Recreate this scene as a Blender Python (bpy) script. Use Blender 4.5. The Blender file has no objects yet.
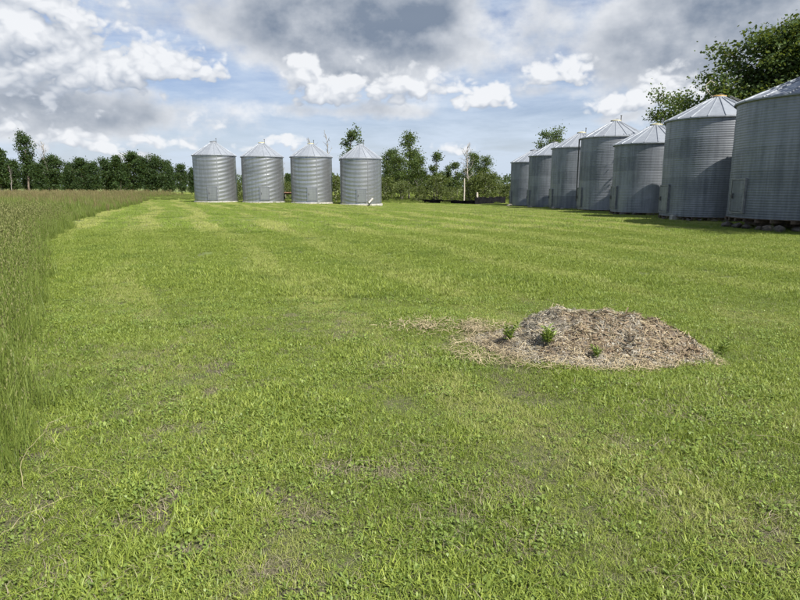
import bpy, bmesh, math, random
import numpy as np
from mathutils import Vector, Matrix

R = math.radians
random.seed(7)
rng = np.random.default_rng(7)
scene = bpy.context.scene
COL = scene.collection

# ------------------------------------------------------------------ camera
FPX, PITCH, CAMH = 604.0, math.atan(114 / 604.0), 1.6
cam_d = bpy.data.cameras.new('camera')
cam_d.sensor_width = 36.0
cam_d.lens = FPX / 800 * 36
cam_d.clip_start = 0.05
cam_d.clip_end = 6000
cam = bpy.data.objects.new('camera', cam_d)
cam.location = (0, 0, CAMH)
cam.rotation_euler = (math.pi / 2 - PITCH, 0, 0)
COL.objects.link(cam)
scene.camera = cam

# ------------------------------------------------------------------ light and exposure
SUN_AZ, SUN_EL = 40.0, 47.0            # degrees: from straight behind the camera towards its right; height
SUN_DIR = Vector((math.sin(R(SUN_AZ)) * math.cos(R(SUN_EL)), -math.cos(R(SUN_AZ)) * math.cos(R(SUN_EL)), math.sin(R(SUN_EL))))
sun_d = bpy.data.lights.new('sun', 'SUN')
sun_d.energy = 5.0
sun_d.angle = R(0.53)
sun_d.color = (1.0, 0.95, 0.87)
sun = bpy.data.objects.new('sun', sun_d)
sun.rotation_euler = SUN_DIR.to_track_quat('Z', 'Y').to_euler()
sun.location = (20, -30, 60)
COL.objects.link(sun)
scene.view_settings.view_transform = 'Standard'
scene.view_settings.look = 'None'
scene.view_settings.gamma = 1
scene.view_settings.use_curve_mapping = False
scene.view_settings.exposure = 0.88


# ------------------------------------------------------------------ node helpers
class S:
    """a node socket with arithmetic"""
    def __init__(s, nt, out): s.nt, s.o = nt, out
    def m(s, op, *a, clamp=False):
        n = s.nt.nodes.new('ShaderNodeMath'); n.operation = op; n.use_clamp = clamp
        for i, v in enumerate((s,) + a):
            if isinstance(v, S): s.nt.links.new(v.o, n.inputs[i])
            else: n.inputs[i].default_value = v
        return S(s.nt, n.outputs[0])
    def __add__(s, b): return s.m('ADD', b)
    __radd__ = __add__
    def __sub__(s, b): return s.m('SUBTRACT', b)
    def __rsub__(s, b): return (s * -1.0) + b
    def __mul__(s, b): return s.m('MULTIPLY', b)
    __rmul__ = __mul__
    def __truediv__(s, b): return s.m('DIVIDE', b)
    def smooth(s, a, b, lo=0.0, hi=1.0):
        n = s.nt.nodes.new('ShaderNodeMapRange'); n.interpolation_type = 'SMOOTHSTEP'
        s.nt.links.new(s.o, n.inputs[0])
        for i, v in enumerate((a, b, lo, hi)): n.inputs[i + 1].default_value = v
        return S(s.nt, n.outputs[0])


def link(nt, v, sock):
    if isinstance(v, S): nt.links.new(v.o, sock)
    elif isinstance(v, (tuple, list)) and len(v) == 3 and sock.type == 'RGBA': sock.default_value = (*v, 1)
    else: sock.default_value = v


def noise(nt, vec, scale, detail=4, rough=0.5, col=False, dist=0.0, lac=2.0):
    n = nt.nodes.new('ShaderNodeTexNoise')
    if vec is not None: nt.links.new(vec.o, n.inputs['Vector'])
    n.inputs['Scale'].default_value = scale; n.inputs['Detail'].default_value = detail
    n.inputs['Roughness'].default_value = rough; n.inputs['Distortion'].default_value = dist
    n.inputs['Lacunarity'].default_value = lac
    return S(nt, n.outputs['Color' if col else 'Fac'])


def mix(nt, f, a, b, blend='MIX'):
    n = nt.nodes.new('ShaderNodeMix'); n.data_type = 'RGBA'; n.blend_type = blend
    link(nt, f, n.inputs[0]); link(nt, a, n.inputs[6]); link(nt, b, n.inputs[7])
    return S(nt, n.outputs[2])


def combine(nt, x, y, z):
    n = nt.nodes.new('ShaderNodeCombineXYZ')
    for i, v in enumerate((x, y, z)): link(nt, v, n.inputs[i])
    return S(nt, n.outputs[0])


def vecop(nt, op, a, b):
    n = nt.nodes.new('ShaderNodeVectorMath'); n.operation = op
    for i, v in enumerate((a, b)):
        if isinstance(v, S): nt.links.new(v.o, n.inputs[i])
        else: n.inputs[i].default_value = v
    return S(nt, n.outputs[0])


def sep(nt, v):
    n = nt.nodes.new('ShaderNodeSeparateXYZ'); nt.links.new(v.o, n.inputs[0])
    return [S(nt, n.outputs[i]) for i in range(3)]


def node_out(nt, kind, name):
    n = nt.nodes.new(kind); return S(nt, n.outputs[name])


# ------------------------------------------------------------------ sky with clouds
def direction(px, py):
    """azimuth and height of a cloud from where it stands over the field (photograph pixels used only as a protractor)"""
    u, v = (px - 400) / FPX, (300 - py) / FPX
    d = Vector((u, math.cos(PITCH) + v * math.sin(PITCH), -math.sin(PITCH) + v * math.cos(PITCH))).normalized()
    return math.atan2(d.x, d.y), d.z


world = bpy.data.worlds.new('World')
scene.world = world
world.use_nodes = True
nt = world.node_tree
nt.nodes.clear()
w_out = nt.nodes.new('ShaderNodeOutputWorld')
bg = nt.nodes.new('ShaderNodeBackground')
SKY_STRENGTH = 0.058
bg.inputs['Strength'].default_value = SKY_STRENGTH
sky = nt.nodes.new('ShaderNodeTexSky')
sky.sky_type = 'NISHITA'
sky.sun_disc = False
sky.sun_elevation = R(SUN_EL)
sky.sun_rotation = R(180 - SUN_AZ)
sky.air_density = 1.0
sky.dust_density = 1.2
sky.ozone_density = 1.5
geo = node_out(nt, 'ShaderNodeTexCoord', 'Generated')

# (px, py, half width, half height, weight) of the cloud masses in view
CUMULUS = [                                        # crisp sunlit heaps
    (20, 25, 62, 50, 1.1), (62, 62, 55, 30, 1.0), (118, 74, 55, 24, 1.0), (165, 68, 42, 22, 1.0), (198, 78, 24, 16, 0.9), (30, 92, 60, 24, 0.9),
    (300, 72, 26, 20, 0.9), (335, 92, 50, 22, 1.0), (395, 92, 50, 20, 1.0), (440, 84, 30, 14, 0.9),
    (491, 96, 15, 14, 1.0), (478, 104, 18, 9, 0.9), (545, 76, 28, 12, 1.0), (570, 70, 24, 14, 0.95), (618, 104, 30, 12, 1.0), (640, 100, 20, 12, 0.9),
    (675, 92, 50, 16, 0.75), (735, 88, 40, 14, 0.7), (165, 141, 34, 8, 0.8), (55, 134, 44, 8, 0.75), (95, 148, 40, 7, 0.8), (140, 158, 26, 5, 0.8), (15, 128, 26, 9, 0.8), (400, 160, 30, 6, 0.7), (450, 148, 34, 6, 0.65), (285, 138, 30, 7, 0.65), (205, 120, 30, 10, 0.6), (250, 150, 26, 7, 0.6)]
GREY = [                                           # broad soft bases, nearer and higher
    (335, 22, 105, 46, 1.3), (425, 28, 52, 44, 1.15), (285, 10, 60, 30, 0.9), (375, 60, 70, 22, 0.8),
    (725, 26, 95, 50, 1.3), (790, 40, 60, 60, 1.0), (660, 20, 40, 30, 0.7),
    (40, 110, 120, 24, 1.0), (10, 80, 50, 30, 0.8), (150, 22, 75, 30, 0.42), (190, 10, 60, 26, 0.35), (130, 112, 90, 16, 0.7), (570, 30, 65, 45, 0.5), (500, 20, 40, 40, 0.35), (360, 112, 90, 9, 0.7), (560, 92, 50, 9, 0.5), (625, 118, 50, 8, 0.6)]


def blobs(nt, az, el, items):
    tot = None
    for (px, py, hw, hh, w) in items:
        a, e = direction(px, py)
        ra, re = hw / FPX, hh / FPX
        du = (az - a) * (1 / ra); dv = (el - e) * (1 / re)
        g = ((du * du + dv * dv) * -0.75).m('EXPONENT') * w
        tot = g if tot is None else tot.m('MAXIMUM', g) + g.m('MINIMUM', tot) * 0.2
    return tot


def puffs(nt, vec, scale):
    """billows: rounded lobes with creases between them"""
    tot = None
    for sc, w in ((1.0, 0.50), (2.2, 0.30), (4.7, 0.20)):
        b = ((noise(nt, vec, scale * sc, 0, 0.5) - 0.5) * 3.2).m('ABSOLUTE') * w
        tot = b if tot is None else tot + b
    return tot.m('MINIMUM', 1.0)


x0, y0, z0 = sep(nt, geo)
P0 = combine(nt, x0, y0, z0 * 1.35)
warp = vecop(nt, 'SUBTRACT', noise(nt, P0, 9.0, 4, 0.6, col=True), (0.5, 0.5, 0.5))
wx, wy, wz = sep(nt, warp)
az = x0.m('ARCTAN2', y0) + wx * 0.10
el = z0 + wz * 0.045
Pw = vecop(nt, 'ADD', P0, vecop(nt, 'MULTIPLY', warp, (0.03, 0.03, 0.03)))
view = y0.smooth(-0.2, 0.45) * z0.smooth(0.30, 0.50, 1.0, 0.0)   # elsewhere sparser cumulus from noise alone, thinned to lower the ambient light
n_big = noise(nt, P0, 3.0, 3, 0.5)
rest = n_big.smooth(0.50, 0.70)
UPV = (0.006, -0.004, 0.020)
pf = puffs(nt, Pw, 15.0)
pf_up = puffs(nt, vecop(nt, 'ADD', Pw, UPV), 15.0)
fine = noise(nt, P0, 26.0, 6, 0.62)
soft = noise(nt, P0, 7.0, 7, 0.55)
soft_up = noise(nt, vecop(nt, 'ADD', P0, (0.0, 0.0, 0.045)), 7.0, 5, 0.55)
# soft grey layer
g_b = blobs(nt, az, el, GREY)
G = g_b * view + rest * (1.0 - view) * 0.8 + (soft - 0.5) * 1.5 + (fine - 0.5) * 0.35 - 0.38
g_mask = G.smooth(-0.10, 0.35) * 0.96
g_light = (0.30 + (soft - soft_up) * 1.9 + (fine - 0.5) * 0.30) - (g_b - 0.75).m('MAXIMUM', 0.0) * view * 0.20 + G.smooth(0.75, 0.0) * 0.45
# crisp heaps in front of it
c_b = blobs(nt, az, el, CUMULUS)
c_up = blobs(nt, az, el + 0.020, CUMULUS)
C = c_b * view + rest * (1.0 - view) * 0.7 + (pf - 0.36) * 0.85 + (fine - 0.5) * 0.8 + (soft - 0.5) * 0.6 - 0.52
c_light = (pf - pf_up) * 1.0 + (c_b - c_up) * view * 1.3 + (fine - 0.5) * 0.8 + (pf - 0.36) * 0.5 + 0.50
c_mask = (C - (0.62 - c_light).m('MAXIMUM', 0.0) * 0.55).smooth(-0.05, 0.30) * 0.97
k = 0.71 / SKY_STRENGTH
c_dark = tuple(v * k for v in (0.165, 0.205, 0.27))
c_white = tuple(v * k for v in (0.69, 0.705, 0.73))
clamp = lambda v: v.m('MAXIMUM', 0.0).m('MINIMUM', 1.0)
grey = mix(nt, clamp(g_light), c_dark, c_white)
heap = mix(nt, clamp(c_light), tuple(v * k for v in (0.29, 0.335, 0.41)), c_white)
# thin flat veils between the clouds, thicker towards the horizon
veilP = combine(nt, x0, y0, z0 * 5.0)
veil = noise(nt, veilP, 5.0, 7, 0.62, dist=0.2).smooth(0.30, 0.70) * 0.70 + z0.smooth(0.0, 0.15, 0.62, 0.0)
veil_c = tuple(v * k for v in (0.50, 0.58, 0.69))
blue = nt.nodes.new('ShaderNodeHueSaturation')
blue.inputs['Saturation'].default_value = 1.0
blue.inputs['Value'].default_value = 1.0
nt.links.new(sky.outputs[0], blue.inputs['Color'])
base = mix(nt, veil.m('MINIMUM', 0.88), mix(nt, 1.0, S(nt, blue.outputs[0]), (0.98, 0.94, 1.08), 'MULTIPLY'), veil_c)
low = z0.smooth(0.0, 0.06, 0.45, 1.0)              # the farthest clouds pale into the air
full = mix(nt, g_mask * low, base, grey)
full = mix(nt, c_mask * low, full, heap)
nt.links.new(full.o, bg.inputs['Color'])
nt.links.new(bg.outputs[0], w_out.inputs[0])
world.cycles.sampling_method = 'NONE'
cy = scene.cycles
cy.max_bounces, cy.diffuse_bounces, cy.glossy_bounces, cy.transmission_bounces, cy.transparent_max_bounces = 4, 2, 2, 2, 4


# ------------------------------------------------------------------ materials
def new_mat(name):
    m = bpy.data.materials.new(name); m.use_nodes = True
    nt = m.node_tree
    return m, nt, nt.nodes['Principled BSDF'], nt.nodes['Material Output']


def setp(nt, bs, **kw):
    names = dict(color='Base Color', rough='Roughness', metal='Metallic', normal='Normal', spec='Specular IOR Level', alpha='Alpha')
    for a, v in kw.items(): link(nt, v, bs.inputs[names[a]])


def bump(nt, h, dist, strength=1.0):
    n = nt.nodes.new('ShaderNodeBump'); n.inputs['Distance'].default_value = dist; n.inputs['Strength'].default_value = strength
    nt.links.new(h.o, n.inputs['Height']); return S(nt, n.outputs[0])


def position(nt): return node_out(nt, 'ShaderNodeNewGeometry', 'Position')
def island(nt): return node_out(nt, 'ShaderNodeNewGeometry', 'Random Per Island')
def objrand(nt): return node_out(nt, 'ShaderNodeObjectInfo', 'Random')


def plain(name, color, rough=0.7, metal=0.0, var=0.25, scale=6.0, bmp=0.0):
    m, nt, bs, _ = new_mat(name)
    P = position(nt)
    n = noise(nt, P, scale, 5, 0.6)
    a = tuple(c * (1 - var) for c in color); b = tuple(min(1, c * (1 + var)) for c in color)
    setp(nt, bs, color=mix(nt, n.smooth(0.3, 0.7), a, b), rough=rough, metal=metal)
    if bmp: setp(nt, bs, normal=bump(nt, noise(nt, P, scale * 4, 4), bmp))
    return m


def steel(name, lo, hi, rough, metal):
    """weathered galvanised sheet: spangle, rain streaks, each sheet its own tone"""
    m, nt, bs, _ = new_mat(name)
    P = position(nt)
    r = objrand(nt)
    x, y, z = sep(nt, P)
    streak = noise(nt, combine(nt, x * 5.0, y * 5.0, z * 0.35), 1.0, 4, 0.6)
    spangle = noise(nt, P, 9.0, 4, 0.65)
    blot = noise(nt, P, 0.9, 4, 0.6)
    f = (streak * 0.52 + spangle * 0.18 + blot * 0.30 + r * 0.14).smooth(0.36, 0.78)
    col = mix(nt, f, lo, hi)
    rust = noise(nt, combine(nt, x * 3.0, y * 3.0, z * 1.2), 1.0, 6, 0.7).smooth(0.72, 0.85)
    col = mix(nt, rust * 0.35, col, (0.16, 0.12, 0.085))
    setp(nt, bs, color=col, metal=metal, rough=f.smooth(0.0, 1.0, rough + 0.10, rough - 0.05))
    return m


def leaf(name, c1, c2, c3, trans=0.35, gloss=0.25, patch=0.8, scale=0.5, mown=False, lush=None):
    """foliage: every leaf its own tone, clumps drift in hue, light comes through"""
    m, nt, bs, out = new_mat(name)
    isl, rnd = island(nt), objrand(nt)
    n = noise(nt, position(nt), scale, 2, 0.6)
    col = mix(nt, isl, c1, c2)
    if mown:                                                  # pale lines along the mower's passes: light on leaning blades put into the colour
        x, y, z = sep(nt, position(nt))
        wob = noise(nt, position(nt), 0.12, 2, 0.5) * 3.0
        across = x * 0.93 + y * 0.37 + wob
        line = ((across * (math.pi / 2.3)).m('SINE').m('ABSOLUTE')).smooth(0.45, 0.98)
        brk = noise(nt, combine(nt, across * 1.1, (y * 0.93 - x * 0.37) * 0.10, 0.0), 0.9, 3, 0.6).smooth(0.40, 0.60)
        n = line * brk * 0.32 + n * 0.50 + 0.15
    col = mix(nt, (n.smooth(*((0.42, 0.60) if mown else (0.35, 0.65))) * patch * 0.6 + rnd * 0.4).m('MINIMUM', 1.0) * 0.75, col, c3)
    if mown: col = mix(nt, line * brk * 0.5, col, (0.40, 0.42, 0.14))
    if lush:                                                  # greener, wetter patches of the sward
        w = noise(nt, position(nt), 0.55, 3, 0.65).smooth(0.50, 0.66) * 0.6
        col = mix(nt, w, col, lush)
    setp(nt, bs, color=col, rough=0.5, spec=gloss)
    tr = nt.nodes.new('ShaderNodeBsdfTranslucent')
    tc = mix(nt, 0.5, col, (0.35, 0.42, 0.05), 'MIX')
    nt.links.new(tc.o, tr.inputs[0])
    ms = nt.nodes.new('ShaderNodeMixShader'); ms.inputs[0].default_value = trans
    nt.links.new(bs.outputs[0], ms.inputs[1]); nt.links.new(tr.outputs[0], ms.inputs[2])
    nt.links.new(ms.outputs[0], out.inputs[0])
    return m


MAT = {}
MAT['bin_steel'] = steel('galvanised_steel', (0.128, 0.141, 0.160), (0.245, 0.261, 0.284), 0.50, 0.55)
MAT['bin_steel_bright'] = steel('galvanised_steel_clean', (0.27, 0.285, 0.295), (0.46, 0.475, 0.485), 0.32, 0.82)
MAT['roof_steel'] = steel('galvanised_roof', (0.19, 0.21, 0.24), (0.29, 0.315, 0.345), 0.62, 0.35)
MAT['rim'] = plain('eave_rim_steel', (0.20, 0.21, 0.22), 0.5, 0.5)
MAT['yellow'] = plain('yellow_cap_paint', (0.36, 0.21, 0.04), 0.5)
MAT['cream'] = plain('faded_cap_paint', (0.40, 0.37, 0.21), 0.6)
MAT['dark_iron'] = plain('dark_iron', (0.10, 0.10, 0.10), 0.6, 0.4)
MAT['concrete'] = plain('pale_concrete', (0.36, 0.35, 0.31), 0.9, 0, 0.3, 5, 0.01)
MAT['stone'] = plain('field_stone', (0.075, 0.065, 0.052), 0.9, 0, 0.5, 4, 0.02)
MAT['stone_pale'] = plain('pale_stone', (0.20, 0.185, 0.155), 0.9, 0, 0.35, 5, 0.02)
MAT['timber'] = plain('dark_timber', (0.09, 0.065, 0.045), 0.9, 0, 0.5, 5, 0.01)
MAT['rust'] = plain('rusty_boards', (0.20, 0.11, 0.07), 0.9, 0, 0.4, 5, 0.01)
MAT['black'] = plain('black_sheet', (0.008, 0.008, 0.009), 0.95, 0, 0.5, 3)
MAT['black'].node_tree.nodes['Principled BSDF'].inputs['Specular IOR Level'].default_value = 0.08
MAT['post'] = plain('weathered_post', (0.42, 0.38, 0.32), 0.9, 0, 0.3, 8, 0.01)
MAT['bark'] = plain('grey_bark', (0.16, 0.13, 0.10), 0.95, 0, 0.5, 5, 0.02)
MAT['bark_pale'] = plain('pale_aspen_bark', (0.23, 0.21, 0.18), 0.9, 0, 0.5, 4, 0.01)
MAT['leaf_dark'] = leaf('dark_leaves', (0.020, 0.042, 0.012), (0.046, 0.078, 0.020), (0.030, 0.056, 0.022), 0.25, 0.2)
MAT['leaf_mid'] = leaf('mid_leaves', (0.036, 0.065, 0.016), (0.080, 0.120, 0.028), (0.050, 0.080, 0.032), 0.28, 0.25)
MAT['leaf_big'] = leaf('big_tree_leaves', (0.028, 0.055, 0.013), (0.075, 0.115, 0.026), (0.045, 0.075, 0.025), 0.25, 0.25)
MAT['leaf_olive'] = leaf('olive_leaves', (0.058, 0.082, 0.022), (0.105, 0.130, 0.036), (0.066, 0.082, 0.035), 0.30, 0.2)
MAT['leaf_far'] = leaf('far_leaves', (0.030, 0.055, 0.022), (0.060, 0.085, 0.035), (0.050, 0.070, 0.040), 0.2, 0.1, scale=0.05)


# ------------------------------------------------------------------ mesh helpers
def mesh_obj(name, verts, faces, mat, parent=None, smooth=False, uniq=None):
    me = bpy.data.meshes.new(name)
    me.from_pydata([tuple(v) for v in verts], [], [tuple(f) for f in faces])
    if smooth: me.shade_smooth()
    return link_mesh(name, me, mat, parent)


def link_mesh(name, me, mat, parent=None):
    if mat is not None and not me.materials: me.materials.append(mat)
    o = bpy.data.objects.new(name, me)
    COL.objects.link(o)
    if parent: o.parent = parent
    return o


def np_mesh(name, V, F, mat=None, smooth=False):
    """V (n,3), F (m,k) arrays -> mesh"""
    me = bpy.data.meshes.new(name)
    k = F.shape[1]
    me.vertices.add(len(V)); me.vertices.foreach_set('co', np.ascontiguousarray(V, dtype=np.float32).ravel())
    me.loops.add(F.size); me.loops.foreach_set('vertex_index', np.ascontiguousarray(F, dtype=np.int32).ravel())
    me.polygons.add(len(F))
    me.polygons.foreach_set('loop_start', np.arange(0, F.size, k, dtype=np.int32))
    me.update(calc_edges=True)
    if smooth: me.shade_smooth()
    if mat: me.materials.append(mat)
    return me


class MB:
    def __init__(s): s.v, s.f = [], []
    def add(s, vs, fs):
        o = len(s.v); s.v += [tuple(v) for v in vs]; s.f += [tuple(i + o for i in f) for f in fs]
    def box(s, c, d, rot=None):
        vs = [Vector((sx * d[0] / 2, sy * d[1] / 2, sz * d[2] / 2)) for sx in (-1, 1) for sy in (-1, 1) for sz in (-1, 1)]
        if rot is not None: vs = [rot @ v for v in vs]
        s.add([v + Vector(c) for v in vs], [(0, 1, 3, 2), (4, 6, 7, 5), (0, 4, 5, 1), (2, 3, 7, 6), (0, 2, 6, 4), (1, 5, 7, 3)])
    def tube(s, pts, rad, n=6, cap=True):
        pts = [Vector(p) for p in pts]
        if not isinstance(rad, (list, tuple)): rad = [rad] * len(pts)
        rings = []
        for i, p in enumerate(pts):
            t = (pts[min(i + 1, len(pts) - 1)] - pts[max(i - 1, 0)]).normalized()
            a = t.orthogonal().normalized(); b = t.cross(a)
            rings.append([p + (a * math.cos(2 * math.pi * j / n) + b * math.sin(2 * math.pi * j / n)) * rad[i] for j in range(n)])
        o = len(s.v)
        vs = [v for r in rings for v in r]
        fs = [(i * n + j, i * n + (j + 1) % n, (i + 1) * n + (j + 1) % n, (i + 1) * n + j) for i in range(len(pts) - 1) for j in range(n)]
        if cap: fs += [tuple(range(n))[::-1], tuple((len(pts) - 1) * n + j for j in range(n))]
        s.add(vs, fs)
    def lathe(s, prof, n=48):
        vs, fs = [], []
        for r, z in prof:
            for j in range(n): vs.append((r * math.cos(2 * math.pi * j / n), r * math.sin(2 * math.pi * j / n), z))
        for i in range(len(prof) - 1):
            for j in range(n): fs.append((i * n + j, i * n + (j + 1) % n, (i + 1) * n + (j + 1) % n, (i + 1) * n + j))
        s.add(vs, fs)
    def mesh(s, name, mat, smooth=False):
        me = bpy.data.meshes.new(name); me.from_pydata(s.v, [], s.f)
        if smooth: me.shade_smooth()
        me.materials.append(mat); return me
    def build(s, name, mat, parent=None, smooth=False): return link_mesh(name, s.mesh(name, mat, smooth), None, parent)


def empty(name, loc, rz=0.0):
    o = bpy.data.objects.new(name, None); o.empty_display_size = 0.3
    o.location = loc; o.rotation_euler = (0, 0, rz); COL.objects.link(o); return o


def tag(o, label, cat, group=None):
    o['label'] = label; o['category'] = cat
    if group: o['group'] = group
    return o


def sstep(a, b, x):
    t = np.clip((np.asarray(x, dtype=float) - a) / float(b - a), 0, 1); return t * t * (3 - 2 * t)


# value noise for shaping terrain and patches
_perm = rng.random((64, 64))
def vnoise(x, y):
    x = np.asarray(x, dtype=float); y = np.asarray(y, dtype=float)
    xi, yi = np.floor(x).astype(int), np.floor(y).astype(int)
    fx, fy = x - xi, y - yi
    fx, fy = fx * fx * (3 - 2 * fx), fy * fy * (3 - 2 * fy)
    g = lambda i, j: _perm[i % 64, j % 64]
    return (g(xi, yi) * (1 - fx) + g(xi + 1, yi) * fx) * (1 - fy) + (g(xi, yi + 1) * (1 - fx) + g(xi + 1, yi + 1) * fx) * fy
def fbm(x, y, oct=4):
    t, a, s = 0, 0.5, 0
    for i in range(oct): t = t + a * vnoise(x * 2 ** i + 17 * i, y * 2 ** i + 5 * i); s += a; a *= 0.5
    return t / s


# ------------------------------------------------------------------ ground
def terrain(x, y):
    x = np.asarray(x, dtype=float); y = np.asarray(y, dtype=float)
    dip = -0.36 * sstep(34, 60, y) * sstep(-14, 6, x) * (1 - sstep(80, 130, y))
    lump = (fbm(x * 0.7, y * 0.7, 3) - 0.5) * 0.07 * (1 - sstep(5.5, 9.0, y)) + (fbm(x * 0.11 + 9, y * 0.11, 2) - 0.5) * 0.16 * (1 - sstep(70, 120, y))
    return dip + lump * (1 - sstep(120, 200, np.hypot(x, y)))


EDGE_Y = np.array([-10, 0, 2, 3.2, 4.4, 8.5, 16.7, 34.2, 55, 66, 78, 2000.])
EDGE_X = np.array([-1.2, -1.2, -1.36, -1.8, -2.5, -4.85, -9.6, -16.8, -23.0, -27.0, -34, -34.])
def lawn_edge(y): return np.interp(y, EDGE_Y, EDGE_X)


def ground_axis(limit, fine, step):
    a = list(np.arange(0, fine, step)); s = step
    v = fine
    while v < limit: a.append(v); s *= 1.25; v += s
    a.append(limit); a = np.array(a)
    return np.concatenate([-a[:0:-1], a])


gx = ground_axis(2500, 34, 0.5); gy = ground_axis(2500, 70, 0.5)
gy = gy[gy > -80]
X, Y = np.meshgrid(gx, gy)
V = np.stack([X, Y, terrain(X, Y)], -1).reshape(-1, 3)
nx = len(gx); idx = np.arange(len(V)).reshape(X.shape)
Fq = np.stack([idx[:-1, :-1], idx[:-1, 1:], idx[1:, 1:], idx[1:, :-1]], -1).reshape(-1, 4)

gm, nt, bs, _ = new_mat('soil_and_thatch')
P = position(nt)
x, y, z = sep(nt, P)
n1 = noise(nt, P, 38, 6, 0.65); n2 = noise(nt, P, 1.6, 4, 0.6); n3 = noise(nt, P, 160, 3, 0.6)
soil = mix(nt, n1.smooth(0.35, 0.68), (0.032, 0.026, 0.017), (0.115, 0.095, 0.064))
moss = mix(nt, n3.smooth(0.4, 0.6), (0.080, 0.120, 0.020), (0.16, 0.20, 0.040))
gcol = mix(nt, n2.smooth(0.35, 0.6) * 0.45 + y.smooth(4.0, 16.0, 0.05, 0.55), soil, moss)
setp(nt, bs, color=gcol, rough=0.95, normal=bump(nt, n1, 0.03))
ground = link_mesh('ground', np_mesh('ground', V, Fq, gm, True), None)
ground['kind'] = 'structure'

# ------------------------------------------------------------------ grass
grass_src = bpy.data.collections.new('grass_clumps')      # clump shapes the lawn is made of; not linked to the scene itself
tall_src = bpy.data.collections.new('tall_grass_clumps')


def blades(rg, n, spread, hmin, hmax, wmin, wmax, lean, seg=3, flat=0.0, taper=1.0):
    """n curved tapering blades; returns V, F(quads)"""
    px, py = rg.normal(0, spread, n), rg.normal(0, spread, n)
    h = rg.uniform(hmin, hmax, n); w = rg.uniform(wmin, wmax, n)
    a = rg.uniform(0, 2 * np.pi, n); ln = rg.uniform(0.15, 1, n) * lean
    tw = a + np.pi / 2 + rg.normal(0, 0.5, n)
    V = np.zeros((n, seg + 1, 2, 3))
    for s in range(seg + 1):
        t = s / seg
        out = h * ln * t ** 1.7; up = h * (t - flat * t * t) * np.sqrt(np.clip(1 - 0.45 * ln ** 2 * t, 0.05, 1))
        cx, cy = px + np.cos(a) * out, py + np.sin(a) * out
        ww = w * (1 - t ** 1.6 * taper) * (0.75 + 0.5 * t * (1 - t) * 2) / 2 + 0.0002
        V[:, s, 0] = np.stack([cx - np.cos(tw) * ww, cy - np.sin(tw) * ww, up - 0.004], -1)
        V[:, s, 1] = np.stack([cx + np.cos(tw) * ww, cy + np.sin(tw) * ww, up - 0.004], -1)
    ids = np.arange(n * (seg + 1) * 2).reshape(n, seg + 1, 2)
    F = np.stack([ids[:, :-1, 0], ids[:, :-1, 1], ids[:, 1:, 1], ids[:, 1:, 0]], -1).reshape(-1, 4)
    return V.reshape(-1, 3), F


def leaves_flat(rg, n, spread, lmin, lmax, ratio, rise=0.5, z0=0.0):
    """broad pointed leaves of a rosette weed"""
    a = rg.uniform(0, 2 * np.pi, n); L = rg.uniform(lmin, lmax, n); W = L * ratio
    el = rg.uniform(0.1, rise, n)
    prof = [(0, .15), (.3, .8), (.6, 1.0), (.85, .6), (1, .05)]
    V = np.zeros((n, 5, 2, 3)); ox, oy = rg.normal(0, spread, n), rg.normal(0, spread, n)
    for i, (t, w) in enumerate(prof):
        r = L * t * np.cos(el); zz = z0 + L * (np.sin(el) * t - 0.35 * t * t * np.sin(el)) + 0.003
        cx, cy = ox + np.cos(a) * r, oy + np.sin(a) * r
        for k, sg in enumerate((-1, 1)):
            V[:, i, k] = np.stack([cx - np.sin(a) * sg * W * w / 2, cy + np.cos(a) * sg * W * w / 2, zz + 0.1 * W * w], -1)
    ids = np.arange(n * 10).reshape(n, 5, 2)
    F = np.stack([ids[:, :-1, 0], ids[:, :-1, 1], ids[:, 1:, 1], ids[:, 1:, 0]], -1).reshape(-1, 4)
    return V.reshape(-1, 3), F


def join(*parts):
    Vs, Fs, o = [], [], 0
    for v, f in parts: Vs.append(v); Fs.append(f + o); o += len(v)
    return np.concatenate(Vs), np.concatenate(Fs)


def patch(rg, n, size, *a, **k):
    v, f = blades(rg, n, 0.0, *a, **k)
    seg = k.get('seg', 3)
    nt_ = max(3, n // 14)                                     # blades stand in tufts of uneven height
    tuft = rg.uniform(-size / 2, size / 2, (nt_, 2)); hf = rg.uniform(0.5, 1.45, nt_); ci = rg.integers(0, nt_, n)
    off = tuft[ci] + rg.normal(0, size * 0.022 + 0.008, (n, 2))
    v = v.reshape(n, -1, 3); v *= hf[ci][:, None, None]; v[:, :, :2] += off[:, None, :]
    return v.reshape(-1, 3), f


GM = {
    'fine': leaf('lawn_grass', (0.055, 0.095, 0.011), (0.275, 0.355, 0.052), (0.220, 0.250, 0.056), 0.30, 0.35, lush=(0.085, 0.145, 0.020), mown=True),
    'broad': leaf('broad_grass', (0.065, 0.112, 0.014), (0.355, 0.415, 0.080), (0.205, 0.270, 0.046), 0.30, 0.40),
    'weed': leaf('weed_leaves', (0.080, 0.138, 0.022), (0.245, 0.315, 0.065), (0.150, 0.215, 0.045), 0.28, 0.45),
    'dry': leaf('dry_thatch', (0.12, 0.105, 0.07), (0.37, 0.33, 0.22), (0.24, 0.21, 0.14), 0.15, 0.15),
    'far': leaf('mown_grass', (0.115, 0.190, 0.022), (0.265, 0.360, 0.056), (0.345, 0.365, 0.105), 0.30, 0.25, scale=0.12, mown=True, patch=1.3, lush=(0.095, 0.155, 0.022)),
    'tall': leaf('tall_grass', (0.050, 0.092, 0.016), (0.210, 0.265, 0.055), (0.150, 0.190, 0.050), 0.32, 0.2),
    'stalk': leaf('pale_stalks', (0.25, 0.23, 0.12), (0.32, 0.29, 0.16), (0.28, 0.25, 0.14), 0.1, 0.2),
    'seed_green': leaf('green_seed_heads', (0.11, 0.125, 0.045), (0.21, 0.20, 0.085), (0.15, 0.16, 0.06), 0.25, 0.1),
    'seed': leaf('seed_heads', (0.125, 0.100, 0.050), (0.215, 0.170, 0.090), (0.145, 0.150, 0.058), 0.2, 0.1),
}


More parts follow.
